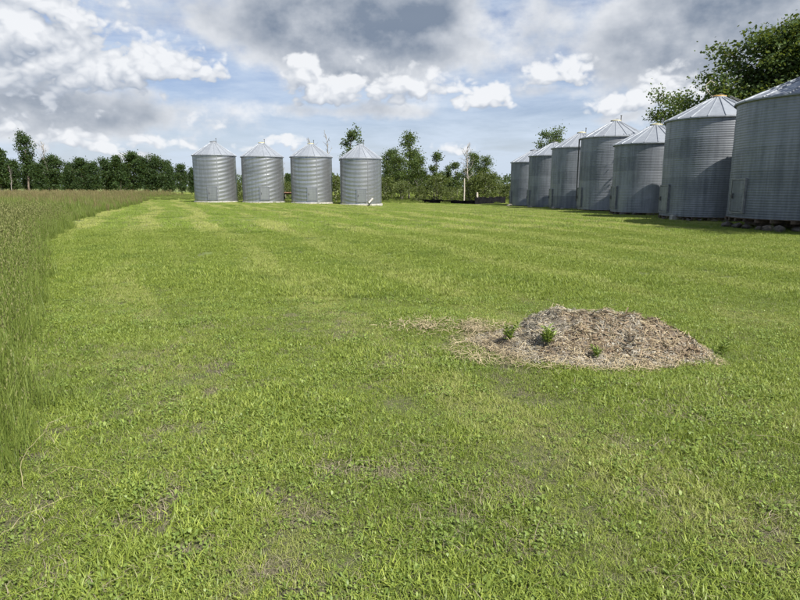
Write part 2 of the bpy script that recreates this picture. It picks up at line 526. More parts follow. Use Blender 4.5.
def src(col, name, parts, mats):
    """parts: list of (V,F,material index)"""
    V, F = join(*[(p[0], p[1]) for p in parts])
    me = np_mesh(name, V, F)
    for m in mats: me.materials.append(m)
    mi = np.concatenate([np.full(len(p[1]), p[2], dtype=np.int32) for p in parts])
    me.polygons.foreach_set('material_index', mi)
    me.shade_smooth()
    o = bpy.data.objects.new(name, me); col.objects.link(o); return o


rg = np.random.default_rng(11)
names = []
def clump(kind, i, parts, mats, col=grass_src):
    src(col, f'{len(col.objects):03d}_{kind}', parts, mats)

IDX = {}
def reg(kind, n, fn, col=grass_src):
    st = len(col.objects)
    for i in range(n): fn(i)
    IDX[kind] = list(range(st, st + n))

# near clumps
reg('fine', 5, lambda i: clump('fine', i, [(*blades(rg, 26, 0.024, 0.015, 0.045, 0.0018, 0.0040, 1.4), 0), (*blades(rg, 3, 0.026, 0.015, 0.045, 0.0015, 0.003, 2.0), 1)], [GM['fine'], GM['dry']]))
reg('broad', 5, lambda i: clump('broad', i, [(*blades(rg, 18, 0.018, 0.016, 0.050, 0.0045, 0.0090, 1.6), 0), (*blades(rg, 8, 0.024, 0.015, 0.042, 0.002, 0.004, 1.5), 1)], [GM['broad'], GM['fine']]))
reg('weed', 4, lambda i: clump('weed', i, [(*leaves_flat(rg, 13, 0.010, 0.016, 0.044, 0.28, 1.25), 0)], [GM['weed']]))
reg('clover', 3, lambda i: clump('clover', i, [(*leaves_flat(rg, 22, 0.045, 0.010, 0.020, 0.60, 1.0, 0.018), 0), (*blades(rg, 10, 0.04, 0.02, 0.045, 0.002, 0.003, 0.7), 0)], [GM['weed']]))
reg('thatch', 3, lambda i: clump('thatch', i, [(*blades(rg, 18, 0.045, 0.05, 0.12, 0.0015, 0.0035, 2.4, flat=0.85), 0)], [GM['dry']]))
# metre patches for the farther lawn
reg('mid', 4, lambda i: clump('mid', i, [(*patch(rg, 1700, 0.55, 0.022, 0.060, 0.0035, 0.0065, 1.2, seg=2), 0), (*patch(rg, 260, 0.55, 0.03, 0.07, 0.002, 0.005, 1.9, seg=2, flat=0.6), 1), (*patch(rg, 520, 0.55, 0.025, 0.065, 0.005, 0.010, 1.3, seg=2), 2)], [GM['fine'], GM['dry'], GM['broad']]))
reg('far', 4, lambda i: clump('far', i, [(*patch(rg, 2500, 1.3, 0.022, 0.065, 0.008, 0.016, 1.1, seg=1), 0), (*patch(rg, 220, 1.3, 0.03, 0.08, 0.006, 0.012, 1.7, seg=1), 1)], [GM['far'], GM['dry']]))


def tall_clump(i):
    ps = [(*blades(rg, 22, 0.09, 0.22, 0.66, 0.006, 0.015, 0.6, seg=4), 0)]
    n = 5
    st = blades(rg, n, 0.09, 0.55, 0.85, 0.0025, 0.0035, 0.30, seg=4, taper=0.5); ps.append((*st, 0))
    tips = st[0].reshape(n, 5, 2, 3)
    top = tips[:, -1].mean(1); dirn = top - tips[:, -2].mean(1); dirn /= np.linalg.norm(dirn, axis=1)[:, None]
    hv, hf = [], []
    for j in range(n):                                        # loose seed head: short tilted bristles
        m = 5
        t = rg.uniform(0, 0.11, m); b = top[j] + dirn[j] * t[:, None]
        a = rg.uniform(0, 2 * np.pi, m); o = np.stack([np.cos(a), np.sin(a), np.full(m, 1.6)], -1) * 0.022
        sd = np.stack([-np.sin(a), np.cos(a), np.zeros(m)], -1) * 0.006
        q = np.stack([b, b + o * 0.5 + sd, b + o, b + o * 0.5 - sd], 1)
        hf.append(np.arange(m * 4).reshape(m, 4) + sum(len(v) for v in hv)); hv.append(q.reshape(-1, 3))
    ps.append((np.concatenate(hv), np.concatenate(hf), 1))
    clump('tall', i, ps, [GM['tall'], GM['seed_green']], tall_src)


def tall_patch(i):
    ps = [(*patch(rg, 360, 1.2, 0.30, 0.66, 0.012, 0.028, 0.5, seg=2), 0), (*patch(rg, 85, 1.2, 0.55, 0.82, 0.010, 0.018, 0.3, seg=2, taper=0.2), 1)]
    if i < 2: ps[1] = (*patch(rg, 30, 1.2, 0.50, 0.76, 0.008, 0.014, 0.3, seg=2, taper=0.2), 1)
    clump('tallpatch', i, ps, [GM['tall'], GM['seed_green'] if i < 2 else GM['seed']], tall_src)


reg('tall', 5, tall_clump, tall_src)
reg('tallpatch', 4, tall_patch, tall_src)


def scatter_object(name, pts, rot, scl, var, collection, mat):
    me = bpy.data.meshes.new(name)
    me.vertices.add(len(pts)); me.vertices.foreach_set('co', pts.astype(np.float32).ravel())
    for nm, ty, arr in (('rot', 'FLOAT', rot), ('scl', 'FLOAT', scl), ('variant', 'INT', var)):
        at = me.attributes.new(nm, ty, 'POINT'); at.data.foreach_set('value', arr.astype(np.int32 if ty == 'INT' else np.float32))
    me.materials.append(mat)
    o = bpy.data.objects.new(name, me); COL.objects.link(o); o['kind'] = 'stuff'
    ng = bpy.data.node_groups.new(name + '_scatter', 'GeometryNodeTree')
    ng.interface.new_socket('Geometry', in_out='INPUT', socket_type='NodeSocketGeometry')
    ng.interface.new_socket('Geometry', in_out='OUTPUT', socket_type='NodeSocketGeometry')
    N = ng.nodes; L = ng.links
    gi, go = N.new('NodeGroupInput'), N.new('NodeGroupOutput')
    ci = N.new('GeometryNodeCollectionInfo'); ci.inputs['Collection'].default_value = collection
    ci.inputs['Separate Children'].default_value = True; ci.inputs['Reset Children'].default_value = True
    ip = N.new('GeometryNodeInstanceOnPoints'); ip.inputs['Pick Instance'].default_value = True
    def attr(nm, ty):
        a = N.new('GeometryNodeInputNamedAttribute'); a.data_type = ty; a.inputs['Name'].default_value = nm
        return a.outputs['Attribute']
    mp = N.new('GeometryNodeMeshToPoints')
    L.new(gi.outputs[0], mp.inputs[0]); L.new(mp.outputs[0], ip.inputs['Points'])
    L.new(ci.outputs[0], ip.inputs['Instance'])
    L.new(attr('variant', 'INT'), ip.inputs['Instance Index'])
    cx = N.new('ShaderNodeCombineXYZ'); L.new(attr('rot', 'FLOAT'), cx.inputs[2])
    L.new(cx.outputs[0], ip.inputs['Rotation'])
    L.new(attr('scl', 'FLOAT'), ip.inputs['Scale'])
    L.new(ip.outputs[0], go.inputs[0])
    md = o.modifiers.new('scatter', 'NODES'); md.node_group = ng
    return o


# keep-out discs: under the bins, under the straw pile core
BINS_R = [  # x, y, radius, base height above ground, wall height, roof rise
    (15.35, 22.85, 2.75, 0.42, 4.22, 1.02), (14.70, 29.1, 2.15, 0.22, 4.40, 0.95), (14.45, 35.3, 2.15, 0.20, 3.78, 0.98),
    (14.30, 41.5, 2.15, 0.14, 4.70, 1.00), (13.95, 48.0, 2.15, 0.12, 4.55, 1.05), (13.55, 54.6, 2.12, 0.10, 4.40, 1.05),
    (13.15, 61.2, 2.12, 0.10, 4.20, 1.05)]
BINS_L = [(-18.05, 60.2, 2.02, 0.14, 4.38, 1.16), (-13.35, 60.0, 1.98, 0.12, 4.28, 1.20), (-8.55, 59.6, 1.98, 0.13, 4.32, 1.12), (-3.75, 59.0, 1.98, 0.13, 4.25, 1.18)]
PILE = (1.86, 5.75)


def bare(x, y):
    """how bare the sward is (0 lush, 1 bare soil)"""
    a = sstep(0.55, 0.72, 0.45 * fbm(x * 1.3 + 3, y * 1.3 + 40, 3) + 0.55 * fbm(x * 4.5 + 31, y * 4.5 + 4, 3))
    near = 1 - 0.7 * sstep(3.0, 8.0, np.hypot(x, y))
    left = 0.55 + 0.45 * (1 - sstep(-1, 1.2, x))
    return np.clip(a * near * left * 1.0, 0, 0.75)


def in_pile(x, y, g=1.0):
    u, v = (x - PILE[0]) / (1.18 * g), (y - PILE[1]) / (0.62 * g)
    return u * u + v * v < 1


def jitter_grid(x0, x1, y0, y1, step):
    a, b = np.meshgrid(np.arange(x0, x1, step), np.arange(y0, y1, step))
    a = a.ravel() + rg.uniform(-.55, .55, a.size) * step; b = b.ravel() + rg.uniform(-.55, .55, b.size) * step
    return a, b


def clear_of_bins(x, y, m=0.0):
    ok = np.ones(len(x), bool)
    for (bx, by, r, *_) in BINS_R + BINS_L: ok &= np.hypot(x - bx, y - by) > r + m
    return ok


PT, RO, SC, VA = [], [], [], []
def put(x, y, s, v):
    PT.append(np.stack([x, y, terrain(x, y)], -1)); RO.append(rg.uniform(0, 6.283, len(x))); SC.append(s); VA.append(v)

# near lawn, clump by clump
x, y = jitter_grid(-9, 10, 0.9, 9.6, 0.031)
keep = (np.abs(x) < 1.1 + 0.78 * y + 0.6) & (x > lawn_edge(y) - 0.9) & (rg.random(len(x)) < 1 - sstep(8.2, 9.6, y) * 0.6)
x, y = x[keep], y[keep]
b = bare(x, y)
keep = (rg.random(len(x)) > b * 0.9) & ~in_pile(x, y, 0.88 + 0.25 * (fbm(x * 5, y * 5 + 3, 3) - 0.5))
x, y, b = x[keep], y[keep], b[keep]
t1 = fbm(x * 1.1 + 60, y * 1.1 + 7, 3); t2 = fbm(x * 0.9 + 20, y * 0.9 + 70, 3); u = rg.random(len(x))
v = rg.choice(IDX['fine'], len(x))
broad = sstep(0.40, 0.62, t1) * 0.75 + 0.10
m = u < broad; v[m] = rg.choice(IDX['broad'], m.sum())
m = (u > 0.90 - 0.10 * sstep(0.5, 0.65, t2)); v[m] = rg.choice(IDX['weed'], m.sum())
m = (rg.random(len(x)) < 0.12 * sstep(0.45, 0.70, fbm(x * 3.3 + 5, y * 3.3 + 31, 3))); v[m] = rg.choice(IDX['clover'], m.sum())
m = (rg.random(len(x)) < 0.02 + 0.35 * b); v[m] = rg.choice(IDX['thatch'], m.sum())
hgt = 0.40 + 1.15 * fbm(x * 2.2 + 11, y * 2.2 + 90, 3)
put(x, y, hgt * rg.uniform(0.60, 1.35, len(x)), v)
# thatch in the bare spots
x, y = jitter_grid(-6, 7, 1.2, 9, 0.06)
keep = (rg.random(len(x)) < bare(x, y) * 0.8) & (x > lawn_edge(y))
x, y = x[keep], y[keep]; put(x, y, rg.uniform(0.5, 1.0, len(x)), rg.choice(IDX['thatch'], len(x)))
# middle lawn
x, y = jitter_grid(-22, 26, 8.6, 23, 0.36)
keep = (np.abs(x) < 3 + 0.78 * y) & (x > lawn_edge(y) - 0.3)
x, y = x[keep], y[keep]
put(x, y, (0.45 + 1.1 * fbm(x * 0.8, y * 0.8, 3)) * rg.uniform(0.85, 1.15, len(x)), rg.choice(IDX['mid'], len(x)))
# far lawn
x, y = jitter_grid(-60, 75, 21.5, 82, 0.76)
keep = (np.abs(x) < 5 + 0.85 * y) & (x > lawn_edge(y) - 0.3) & clear_of_bins(x, y, -0.35)
x, y = x[keep], y[keep]
put(x, y, (0.35 + 1.3 * fbm(x * 0.35, y * 0.35, 3)) * rg.uniform(0.85, 1.15, len(x)), rg.choice(IDX['far'], len(x)))
x, y = jitter_grid(-110, 110, 80, 150, 1.9)
put(x, y, rg.uniform(1.6, 2.4, len(x)), rg.choice(IDX['far'], len(x)))
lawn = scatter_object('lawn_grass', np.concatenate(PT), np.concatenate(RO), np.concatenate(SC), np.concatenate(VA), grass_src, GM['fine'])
tag(lawn, 'mown yellow-green grass and low weeds covering the whole yard', 'grass')

# unmown grass on the left and rough tufts round the bins
PT, RO, SC, VA = [], [], [], []
x, y = jitter_grid(-30, 0, 1.6, 24, 0.15)
e = lawn_edge(y) - 0.10 + (fbm(x * 1.1, y * 1.1, 3) - 0.5) * 0.9
dens = sstep(0.0, 0.35, e - x)
keep = (rg.random(len(x)) < dens * 0.95) & (x > -3.5 - 0.80 * y)
x, y, e = x[keep], y[keep], e[keep]
put(x, y, (0.50 + 0.50 * sstep(0, 0.7, e - x)) * rg.uniform(0.75, 1.15, len(x)) * (0.80 + 0.20 * sstep(2, 10, y)), rg.choice(IDX['tall'], len(x)))
x, y = jitter_grid(-110, -6, 22, 100, 0.85)
e = lawn_edge(y) - 0.4
keep = (x < e) & (x > -6 - 0.85 * y) & clear_of_bins(x, y, 0.3)
x, y, e = x[keep], y[keep], e[keep]
put(x, y, (0.55 + 0.45 * sstep(0, 3, e - x)) * rg.uniform(0.8, 1.15, len(x)), np.where(rg.random(len(x)) < sstep(28, 60, y), rg.choice(IDX['tallpatch'][2:], len(x)), rg.choice(IDX['tallpatch'][:2], len(x))))
# rough grass left standing round the bins
for (bx, by, r, *_) in BINS_R + BINS_L:
    n = 95 if by < 32 else 60
    a = rg.uniform(0, 6.283, n); d = r + rg.uniform(0.05, 0.55, n)
    put(bx + np.cos(a) * d, by + np.sin(a) * d, rg.uniform(0.22, 0.60, n) * rg.uniform(0.6, 1, n), rg.choice(IDX['tall'], n))
x, y = jitter_grid(-40, 40, 66, 98, 1.0)
keep = (x > lawn_edge(y)) & (rg.random(len(x)) < 0.75 * sstep(66, 72, y))
x, y = x[keep], y[keep]; put(x, y, rg.uniform(0.25, 0.5, len(x)), rg.choice(IDX['tallpatch'][:2], len(x)))
VA = [v - 0 for v in VA]
tallg = scatter_object('tall_grass', np.concatenate(PT), np.concatenate(RO), np.concatenate(SC), np.concatenate(VA), tall_src, GM['tall'])
tag(tallg, 'unmown green grass with brown seed heads along the left side', 'grass')


# ------------------------------------------------------------------ grain bins
NP = 20                                                       # roof sheets per bin
RINGS = 5


def ring_mesh(name, r, h, mat, pitch, amp, wave=None, z_abs=0.0, segs=96):
    """one corrugated wall ring, a lapped seam at four places"""
    rows = max(10, int(round(h / pitch * 6))) if wave is None else 30
    th = np.arange(segs) * 2 * np.pi / segs
    zs = np.linspace(0, h, rows + 1)
    V = []
    for zz in zs:
        if wave is None: rr = r + amp * np.cos(2 * np.pi * zz / pitch) + 0.004 * np.sin(5 * th + 3.1 * zz) + 0.003 * np.sin(11 * th - 5 * zz + 1)
        else: rr = r + wave(th, zz + z_abs)
        V.append(np.stack([rr * np.cos(th), rr * np.sin(th), np.full(segs, zz)], -1))
    V = np.concatenate(V)
    i = np.arange(rows)[:, None]; j = np.arange(segs)[None]
    F = np.stack([i * segs + j, i * segs + (j + 1) % segs, (i + 1) * segs + (j + 1) % segs, (i + 1) * segs + j], -1).reshape(-1, 4)
    parts = [(V, F)]
    for s in range(4):                                        # vertical lap seams
        a = s * np.pi / 2 + 0.4; w = 0.035 / r
        base = (r + (amp if wave is None else 0.012)) * np.ones(rows + 1) + 0.004
        if wave is None: base = r + amp * np.cos(2 * np.pi * zs / pitch) + 0.005
        sv = np.concatenate([np.stack([base * np.cos(a + k * w), base * np.sin(a + k * w), zs], -1) for k in (-1, 1)])
        q = np.arange(rows); n = rows + 1
        parts.append((sv, np.stack([q, q + n, q + n + 1, q + 1], -1)))
    V, F = join(*parts)
    return np_mesh(name, V, F, mat, True)


_shared = {}
def shared(key, fn):
    if key not in _shared: _shared[key] = fn()
    return _shared[key]


def roof_panel_mesh(r, rise, mat):
    a = math.pi / NP; r0, r1 = 0.28, r + 0.10
    z = lambda q: rise * (1 - (q - r0) / (r - r0))
    mb = MB()
    n = 4
    for i in range(n):                                        # the pan, slightly dished
        q0, q1 = r0 + (r1 - r0) * i / n, r0 + (r1 - r0) * (i + 1) / n
        pts = []
        for q in (q0, q1):
            for t in (-1, -0.5, 0.0, 0.5, 1):
                pts.append((q * math.cos(a * t), q * math.sin(a * t), z(q) - 0.006 * (1 - t * t)))
        mb.add(pts, [(j, j + 5, j + 6, j + 1) for j in range(4)])
    c, s_ = math.cos(a), math.sin(a)                          # the standing rib along one edge
    for (ra, rb) in ((r0, (r0 + r1) / 2), ((r0 + r1) / 2, r1)):
        vs = []
        for q in (ra, rb):
            for off, hh in ((-0.030, 0.002), (-0.014, 0.040), (0.014, 0.040), (0.030, 0.002)):
                vs.append((q * c - s_ * off, q * s_ + c * off, z(q) + hh))
        mb.add(vs, [(0, 4, 5, 1), (1, 5, 6, 2), (2, 6, 7, 3)])
    vs = []                                                   # drip edge
    for t in (-1, 0, 1): vs += [(r1 * math.cos(a * t), r1 * math.sin(a * t), z(r1)), (r1 * math.cos(a * t), r1 * math.sin(a * t), z(r1) - 0.05)]
    mb.add(vs, [(0, 1, 3, 2), (2, 3, 5, 4)])
    vs = []                                                   # rib end cap
    for off, hh in ((-0.030, 0.002), (-0.014, 0.040), (0.014, 0.040), (0.030, 0.002)):
        vs.append((r1 * c - s_ * off, r1 * s_ + c * off, z(r1) + hh))
    mb.add(vs, [(0, 1, 2, 3)])
    return mb.mesh('roof_panel', mat)


def grain_bin(spec, label, group, mat, door_az, cap, wave=None, base='timber', stick=True, ladder=None, wall_ladder=None, seed=0):
    bx, by, r, b, h, rise = spec
    rnd = random.Random(seed)
    gz = float(terrain(bx, by))
    root = empty('grain_bin', (bx, by, gz))
    tag(root, label, 'grain bin', group)
    rh = h / RINGS
    for i in range(RINGS):
        if wave is None: me = shared(('ring', r, mat.name), lambda: ring_mesh('wall_ring', r, 1.0, mat, 1 / 9.0, 0.0032))
        else: me = ring_mesh('wall_ring', r, rh, mat, 0.1, 0.006, wave, i * rh)
        o = link_mesh('wall_ring', me, None, root)
        o.location = (0, 0, b + i * rh)
        if wave is None: o.scale = (1, 1, rh); o.rotation_euler = (0, 0, rnd.choice((0.2, 0.9, 1.3)) + i * 0.75)
    pm = shared(('panel', r, rise), lambda: roof_panel_mesh(r, rise, MAT['roof_steel']))
    for i in range(NP):
        o = link_mesh('roof_panel', pm, None, root)
        o.location = (0, 0, b + h + 0.012); o.rotation_euler = (0, 0, 2 * math.pi * (i + 0.5) / NP)
    mb = MB(); mb.lathe([(r - 0.02, b + h - 0.10), (r + 0.035, b + h - 0.10), (r + 0.045, b + h - 0.03), (r + 0.03, b + h + 0.004), (r - 0.02, b + h + 0.004)], 72)
    mb.build('eave_ring', MAT['rim'], root, True)
    zt = b + h + rise
    mb = MB(); mb.lathe([(0.33, zt - 0.03), (0.33, zt + 0.10), (0.30, zt + 0.10), (0.30, zt - 0.02)], 28)
    mb.build('roof_collar', MAT['roof_steel'], root, True)
    mb = MB(); mb.lathe([(0.335, zt + 0.055), (0.335, zt + 0.09), (0.22, zt + 0.13), (0.06, zt + 0.15), (0.0, zt + 0.15)], 28)
    cp = mb.build('roof_cap', cap, root, True)
    mb = MB(); mb.tube([(0.02, 0, zt + 0.13), (0.02, 0, zt + 0.21), (0.14, 0, zt + 0.21), (0.14, 0, zt + 0.12)], 0.012)
    mb.build('lid_handle', MAT['dark_iron'], cp)
    if stick:
        mb = MB(); q = 0.30
        mb.tube([(q, -0.1, zt - 0.05), (q, -0.1, zt + 0.42)], 0.028); mb.box((q, -0.1, zt + 0.40), (0.10, 0.03, 0.05))
        mb.build('lid_lever', MAT['dark_iron'], root)
    # door on the wall
    ca, sa = math.cos(door_az), math.sin(door_az)
    rot = Matrix.Rotation(door_az, 3, 'Z')
    dw, dh = 0.86, 1.22; dz = b + 0.18 + dh / 2
    def at(t, s, z): v = rot @ Vector((r + t, s, z)); return v
    bow = (dw / 2) ** 2 / (2 * r)
    mb = MB()
    mb.box(at(0.020 - bow * 0.4, 0, dz), (0.03 + bow, dw - 0.10, dh - 0.10), rot)
    for k in range(5): mb.box(at(0.038, 0, dz - 0.45 + 0.225 * k), (0.022, dw - 0.2, 0.045), rot)
    dr = mb.build('door', mat, root)
    mb = MB()
    for sgn in (-1, 1): mb.box(at(0.012 - bow * 0.3, sgn * (dw / 2), dz), (0.09, 0.06, dh + 0.05), rot)
    mb.box(at(0.012 - bow * 0.3, 0, dz + dh / 2), (0.087, dw - 0.061, 0.06), rot)
    mb.box(at(0.012 - bow * 0.3, 0, dz - dh / 2), (0.087, dw - 0.061, 0.06), rot)
    mb.build('door_frame', MAT['rim'] if wave is None else MAT['bin_steel'], root)
    mb = MB(); mb.box(at(0.062, -dw * 0.34, dz), (0.035, 0.05, 0.20), rot); mb.tube([at(0.09, -dw * 0.34, dz + 0.05), at(0.125, -dw * 0.34, dz), at(0.09, -dw * 0.34, dz - 0.05)], 0.012)
    mb.build('latch', MAT['dark_iron'], dr)
    # what the bin stands on
    if base == 'concrete':
        mb = MB(); mb.lathe([(r + 0.10, -0.25), (r + 0.10, b - 0.03), (r + 0.07, b - 0.003), (0.0, b - 0.003)], 64)
        mb.build('foundation', MAT['concrete'], root)
    else:
        mb = MB(); n = 11
        for i in range(n):                                    # joists across, boards over them
            s = -r + 2 * r * (i + 0.5) / n; L = 2 * math.sqrt(max(0.05, (r + 0.03) ** 2 - s * s))
            mb.box((0, s, b - 0.085), (L, 0.10, 0.11))
        mb.lathe([(r + 0.02, b - 0.028), (r + 0.02, b - 0.004), (0, b - 0.004)], 48)
        for s in (-0.9, 0.0, 0.9):
            mb.box((s, 0, (b - 0.14 - 0.10) / 2), (0.22, 2 * math.sqrt(r * r - s * s) - 0.3, b - 0.14 + 0.10) if b > 0.2 else (0.22, 2 * r - 1.2, 0.12))
        mb.build('floor_frame', MAT['timber'], root)
    def ladder_part(name, p0, p1, side, n):
        p0, p1, side = Vector(p0), Vector(p1), Vector(side).normalized() * 0.2
        mb = MB()
        for sg in (-1, 1): mb.tube([p0 + side * sg, p1 + side * sg], 0.022)
        ld = mb.build(name + '_rails', MAT['dark_iron'], root)
        for i in range(n):
            t = (i + 0.5) / n; c = p0.lerp(p1, t)
            mr = MB(); mr.tube([c - side, c + side], 0.016); mr.build('rung', MAT['dark_iron'], ld)
    if ladder is not None:
        c_, s_ = math.cos(ladder), math.sin(ladder)
        ladder_part('roof_ladder', (c_ * 0.45, s_ * 0.45, zt + 0.05), (c_ * (r + 0.1), s_ * (r + 0.1), b + h + 0.12), (-s_, c_, 0), 7)
    if wall_ladder is not None:
        c_, s_ = math.cos(wall_ladder), math.sin(wall_ladder)
        ladder_part('wall_ladder', (c_ * (r + 0.13), s_ * (r + 0.13), b + 0.5), (c_ * (r + 0.13), s_ * (r + 0.13), b + h - 0.05), (-s_, c_, 0), 12)
    return root


def moire_ripple(seed, tilt, bend, ph):
    """moire banding put into the wall shape of the far bins as broad climbing ripples"""
    def f(th, z):
        d = (th + math.pi / 2 + math.pi) % (2 * math.pi) - math.pi     # 0 facing the yard
        lift = tilt * d + bend * (d - 0.15) ** 2
        return (0.0052 + 0.0025 * np.sin(2.1 * d + ph)) * np.sin(2 * np.pi * (z - lift) / 0.37 + ph + 0.5 * np.sin(z * 1.3 + d)) + 0.004 * np.sin(2 * np.pi * z / 0.10)
    return f


order_r = ['nearest steel grain bin of the right row, under the big tree',
           'right-row grain bin with bright orange-yellow cap and roof ladder, second nearest',
           'shortest grain bin of the right row, third nearest, lower than its neighbours',
           'fourth bin of the right row, tallest one with a wall ladder',
           'fifth bin of the right row, between the tallest one and the three smaller far ones',
           'second farthest grain bin of the right row, its cap hidden by the next bin',
           'farthest grain bin of the right row, at its left end beside the open field']
order_r[4] = 'fifth nearest bin of the right row, pale yellow cap, right behind the tallest one'
for i, sp in enumerate(BINS_R):
    grain_bin(sp, order_r[i], 'grain bins in the right row', MAT['bin_steel'], math.pi, MAT['yellow'] if i == 1 else MAT['cream'] if i in (0, 2, 3, 4) else MAT['dark_iron'],
              None, 'timber', stick=i in (2, 3, 4), ladder=R(-25) if i == 1 else None, wall_ladder=R(170) if i == 3 else None, seed=i)
order_l = ['leftmost of the four bright steel grain bins standing across the far yard', 'bright steel grain bin second from left in the far row of four',
           'bright steel grain bin third from left in the far row, bare trees above its roof', 'rightmost bright steel grain bin of the far row, leafy tree above its roof']
waves = [(0.16, 0.26, 0.0), (0.44, 0.10, 1.0), (0.16, 0.27, 2.0), (0.10, 0.28, 3.1)]  # tilt, bend and phase of the added moire-like ripples
for i, sp in enumerate(BINS_L):
    face = math.atan2(-sp[1], -sp[0])
    off = [-0.16, 0.05, 0.0, 0.02][i]
    grain_bin(sp, order_l[i], 'grain bins in the far row', MAT['bin_steel_bright'], face + off, [MAT['dark_iron'], MAT['cream'], MAT['cream'], MAT['roof_steel']][i],
              moire_ripple(i, *waves[i]), 'concrete', stick=True, seed=20 + i)

# curl of loose cable above the second bin
bx, by, r, b, h, rise = BINS_R[1]
zt = float(terrain(bx, by)) + b + h + rise
mb = MB(); mb.tube([(bx - 0.30, by - 0.1, zt + 0.02), (bx - 0.62, by - 0.1, zt + 0.30), (bx - 0.70, by - 0.1, zt + 0.58), (bx - 0.50, by - 0.1, zt + 0.76), (bx - 0.32, by - 0.1, zt + 0.66)], 0.02, 6)
tag(mb.build('loose_cable', MAT['post']), 'pale curled cable rising beside the orange-yellow bin cap', 'cable')


# ------------------------------------------------------------------ stones and blocks under the bins
def stone_mesh(seed, mat):
    bm = bmesh.new(); bmesh.ops.create_icosphere(bm, subdivisions=2, radius=0.5)
    rs = random.Random(seed); k = [Vector((rs.uniform(-1, 1), rs.uniform(-1, 1), rs.uniform(-1, 1))).normalized() for _ in range(9)]
    lim = [rs.uniform(0.22, 0.40) for _ in k]
    for v in bm.verts:
        for d, l in zip(k, lim):
            e = v.co.dot(d) - l
            if e > 0: v.co -= d * e * 0.9
    me = bpy.data.meshes.new('stone'); bm.to_mesh(me); bm.free(); me.materials.append(mat); return me


stones = [stone_mesh(i, MAT['stone']) for i in range(4)] + [stone_mesh(10 + i, MAT['stone_pale']) for i in range(3)]
def stone(x, y, s, kind, label, group):
    o = link_mesh('stone', stones[kind], None)
    o.location = (x, y, float(terrain(x, y)) + s[2] * 0.30); o.scale = s; o.rotation_euler = (0, 0, random.uniform(0, 6))
    tag(o, label, 'stone', group)

for bi, n, a0, a1, lab in ((0, 15, 168, 292, 'dark field stone packed under the front edge of the nearest right bin'),
                           (1, 9, 185, 290, 'dark field stone packed under the front edge of the bin with the yellow cap'),
                           (2, 6, 190, 290, 'dark field stone under the shortest bin of the right row')):
    bx, by, r, b, *_ = BINS_R[bi]
    for i in range(n):
        a = R(a0 + (a1 - a0) * (i + random.uniform(-.25, .25)) / (n - 1)); q = r - random.uniform(-0.10, 0.12)
        s = random.uniform(0.75, 1.15) * (b + 0.10)
        stone(bx + math.cos(a) * q, by + math.sin(a) * q, (s * 1.25, s * 0.9, s * random.uniform(0.55, 0.85)), random.choice([0, 1, 2, 3, 3, 4]) if bi == 0 else random.randrange(4), lab, 'stones under bin %s' % ('one', 'two', 'three')[bi])
mb = MB(); mb.box((0, 0, 0.12), (0.42, 0.22, 0.24)); mb.box((0, 0, 0.255), (0.36, 0.20, 0.03))
o = mb.build('concrete_block', MAT['concrete']); o.location = (12.75, 28.25, float(terrain(12.75, 28.25))); o.rotation_euler = (0, 0, 0.2)
tag(o, 'pale concrete block at the left foot of the yellow-capped bin', 'block')
for (x, y, s, lab) in ((11.7, 46.6, 0.42, 'larger pale stone in rough grass before the fifth right bin'), (12.2, 46.0, 0.30, 'small pale stone in rough grass before the fifth right bin'),
                       (11.2, 52.6, 0.34, 'pale stone in rough grass by the second farthest right bin'), (10.75, 60.2, 0.5, 'pale stone beside the left foot of the farthest right bin')):
    stone(x, y, (s * 1.4, s, s * 0.7), 4 + int(s * 100) % 3, lab, None)
bx, by, r, *_ = BINS_L[3]
mb = MB(); mb.tube([(bx + 1.2, by - 2.25, 0.42), (bx + 0.85, by - 2.75, 0.05)], [0.09, 0.09], 10); mb.tube([(bx + 1.2, by - 2.25, 0.42), (bx + 1.18, by - 1.6, 0.45)], 0.07, 8)
tag(mb.build('unload_spout', MAT['concrete']), 'white unloading spout at the foot of the rightmost far bin', 'spout')


# ------------------------------------------------------------------ straw pile
def pile_h(x, y):
    dx, dy = x - PILE[0], y - PILE[1]
    g = lambda cx, cy, sx, sy, h: h * np.exp(-((dx - cx) / sx) ** 2 - ((dy - cy) / sy) ** 2)
    hh = g(-0.42, 0.14, 0.30, 0.40, 0.13) + g(0.02, 0.06, 0.70, 0.48, 0.33) + g(0.62, -0.08, 0.36, 0.38, 0.12) + g(-1.0, 0.30, 0.40, 0.18, 0.030) + g(0.0, -0.25, 0.8, 0.3, 0.06)
    hh += ((fbm(x * 3.2 + 4, y * 3.2, 2) - 0.5) * 0.13 + (fbm(x * 9, y * 9, 4) - 0.5) * 0.15) * np.clip(hh / 0.15, 0, 1)
    return hh - 0.035


straw_m = {}
for nm, c1, c2, c3 in (('straw', (0.22, 0.175, 0.095), (0.46, 0.39, 0.25), (0.34, 0.28, 0.18)), ('straw_grey', (0.15, 0.135, 0.10), (0.47, 0.44, 0.37), (0.32, 0.29, 0.23)), ('straw_dark', (0.10, 0.075, 0.05), (0.26, 0.20, 0.13), (0.16, 0.12, 0.08))):
    straw_m[nm] = leaf(nm, c1, c2, c3, 0.06, 0.15, scale=4.0)
pm, nt, bs, _ = new_mat('rotted_straw')
P = position(nt)
n1 = noise(nt, P, 60, 6, 0.7); n2 = noise(nt, P, 6, 4, 0.6)
setp(nt, bs, color=mix(nt, n2.smooth(0.35, 0.65) * 0.5, mix(nt, n1.smooth(0.3, 0.7), (0.06, 0.045, 0.03), (0.26, 0.20, 0.13)), (0.30, 0.27, 0.23)), rough=0.95, normal=bump(nt, n1, 0.03))
pile = empty('straw_pile', (0, 0, 0))
tag(pile, 'low heap of bleached rotting straw lying on the mown grass', 'straw pile')
xs = np.linspace(PILE[0] - 1.7, PILE[0] + 1.35, 110); ys = np.linspace(PILE[1] - 0.95, PILE[1] + 0.95, 70)
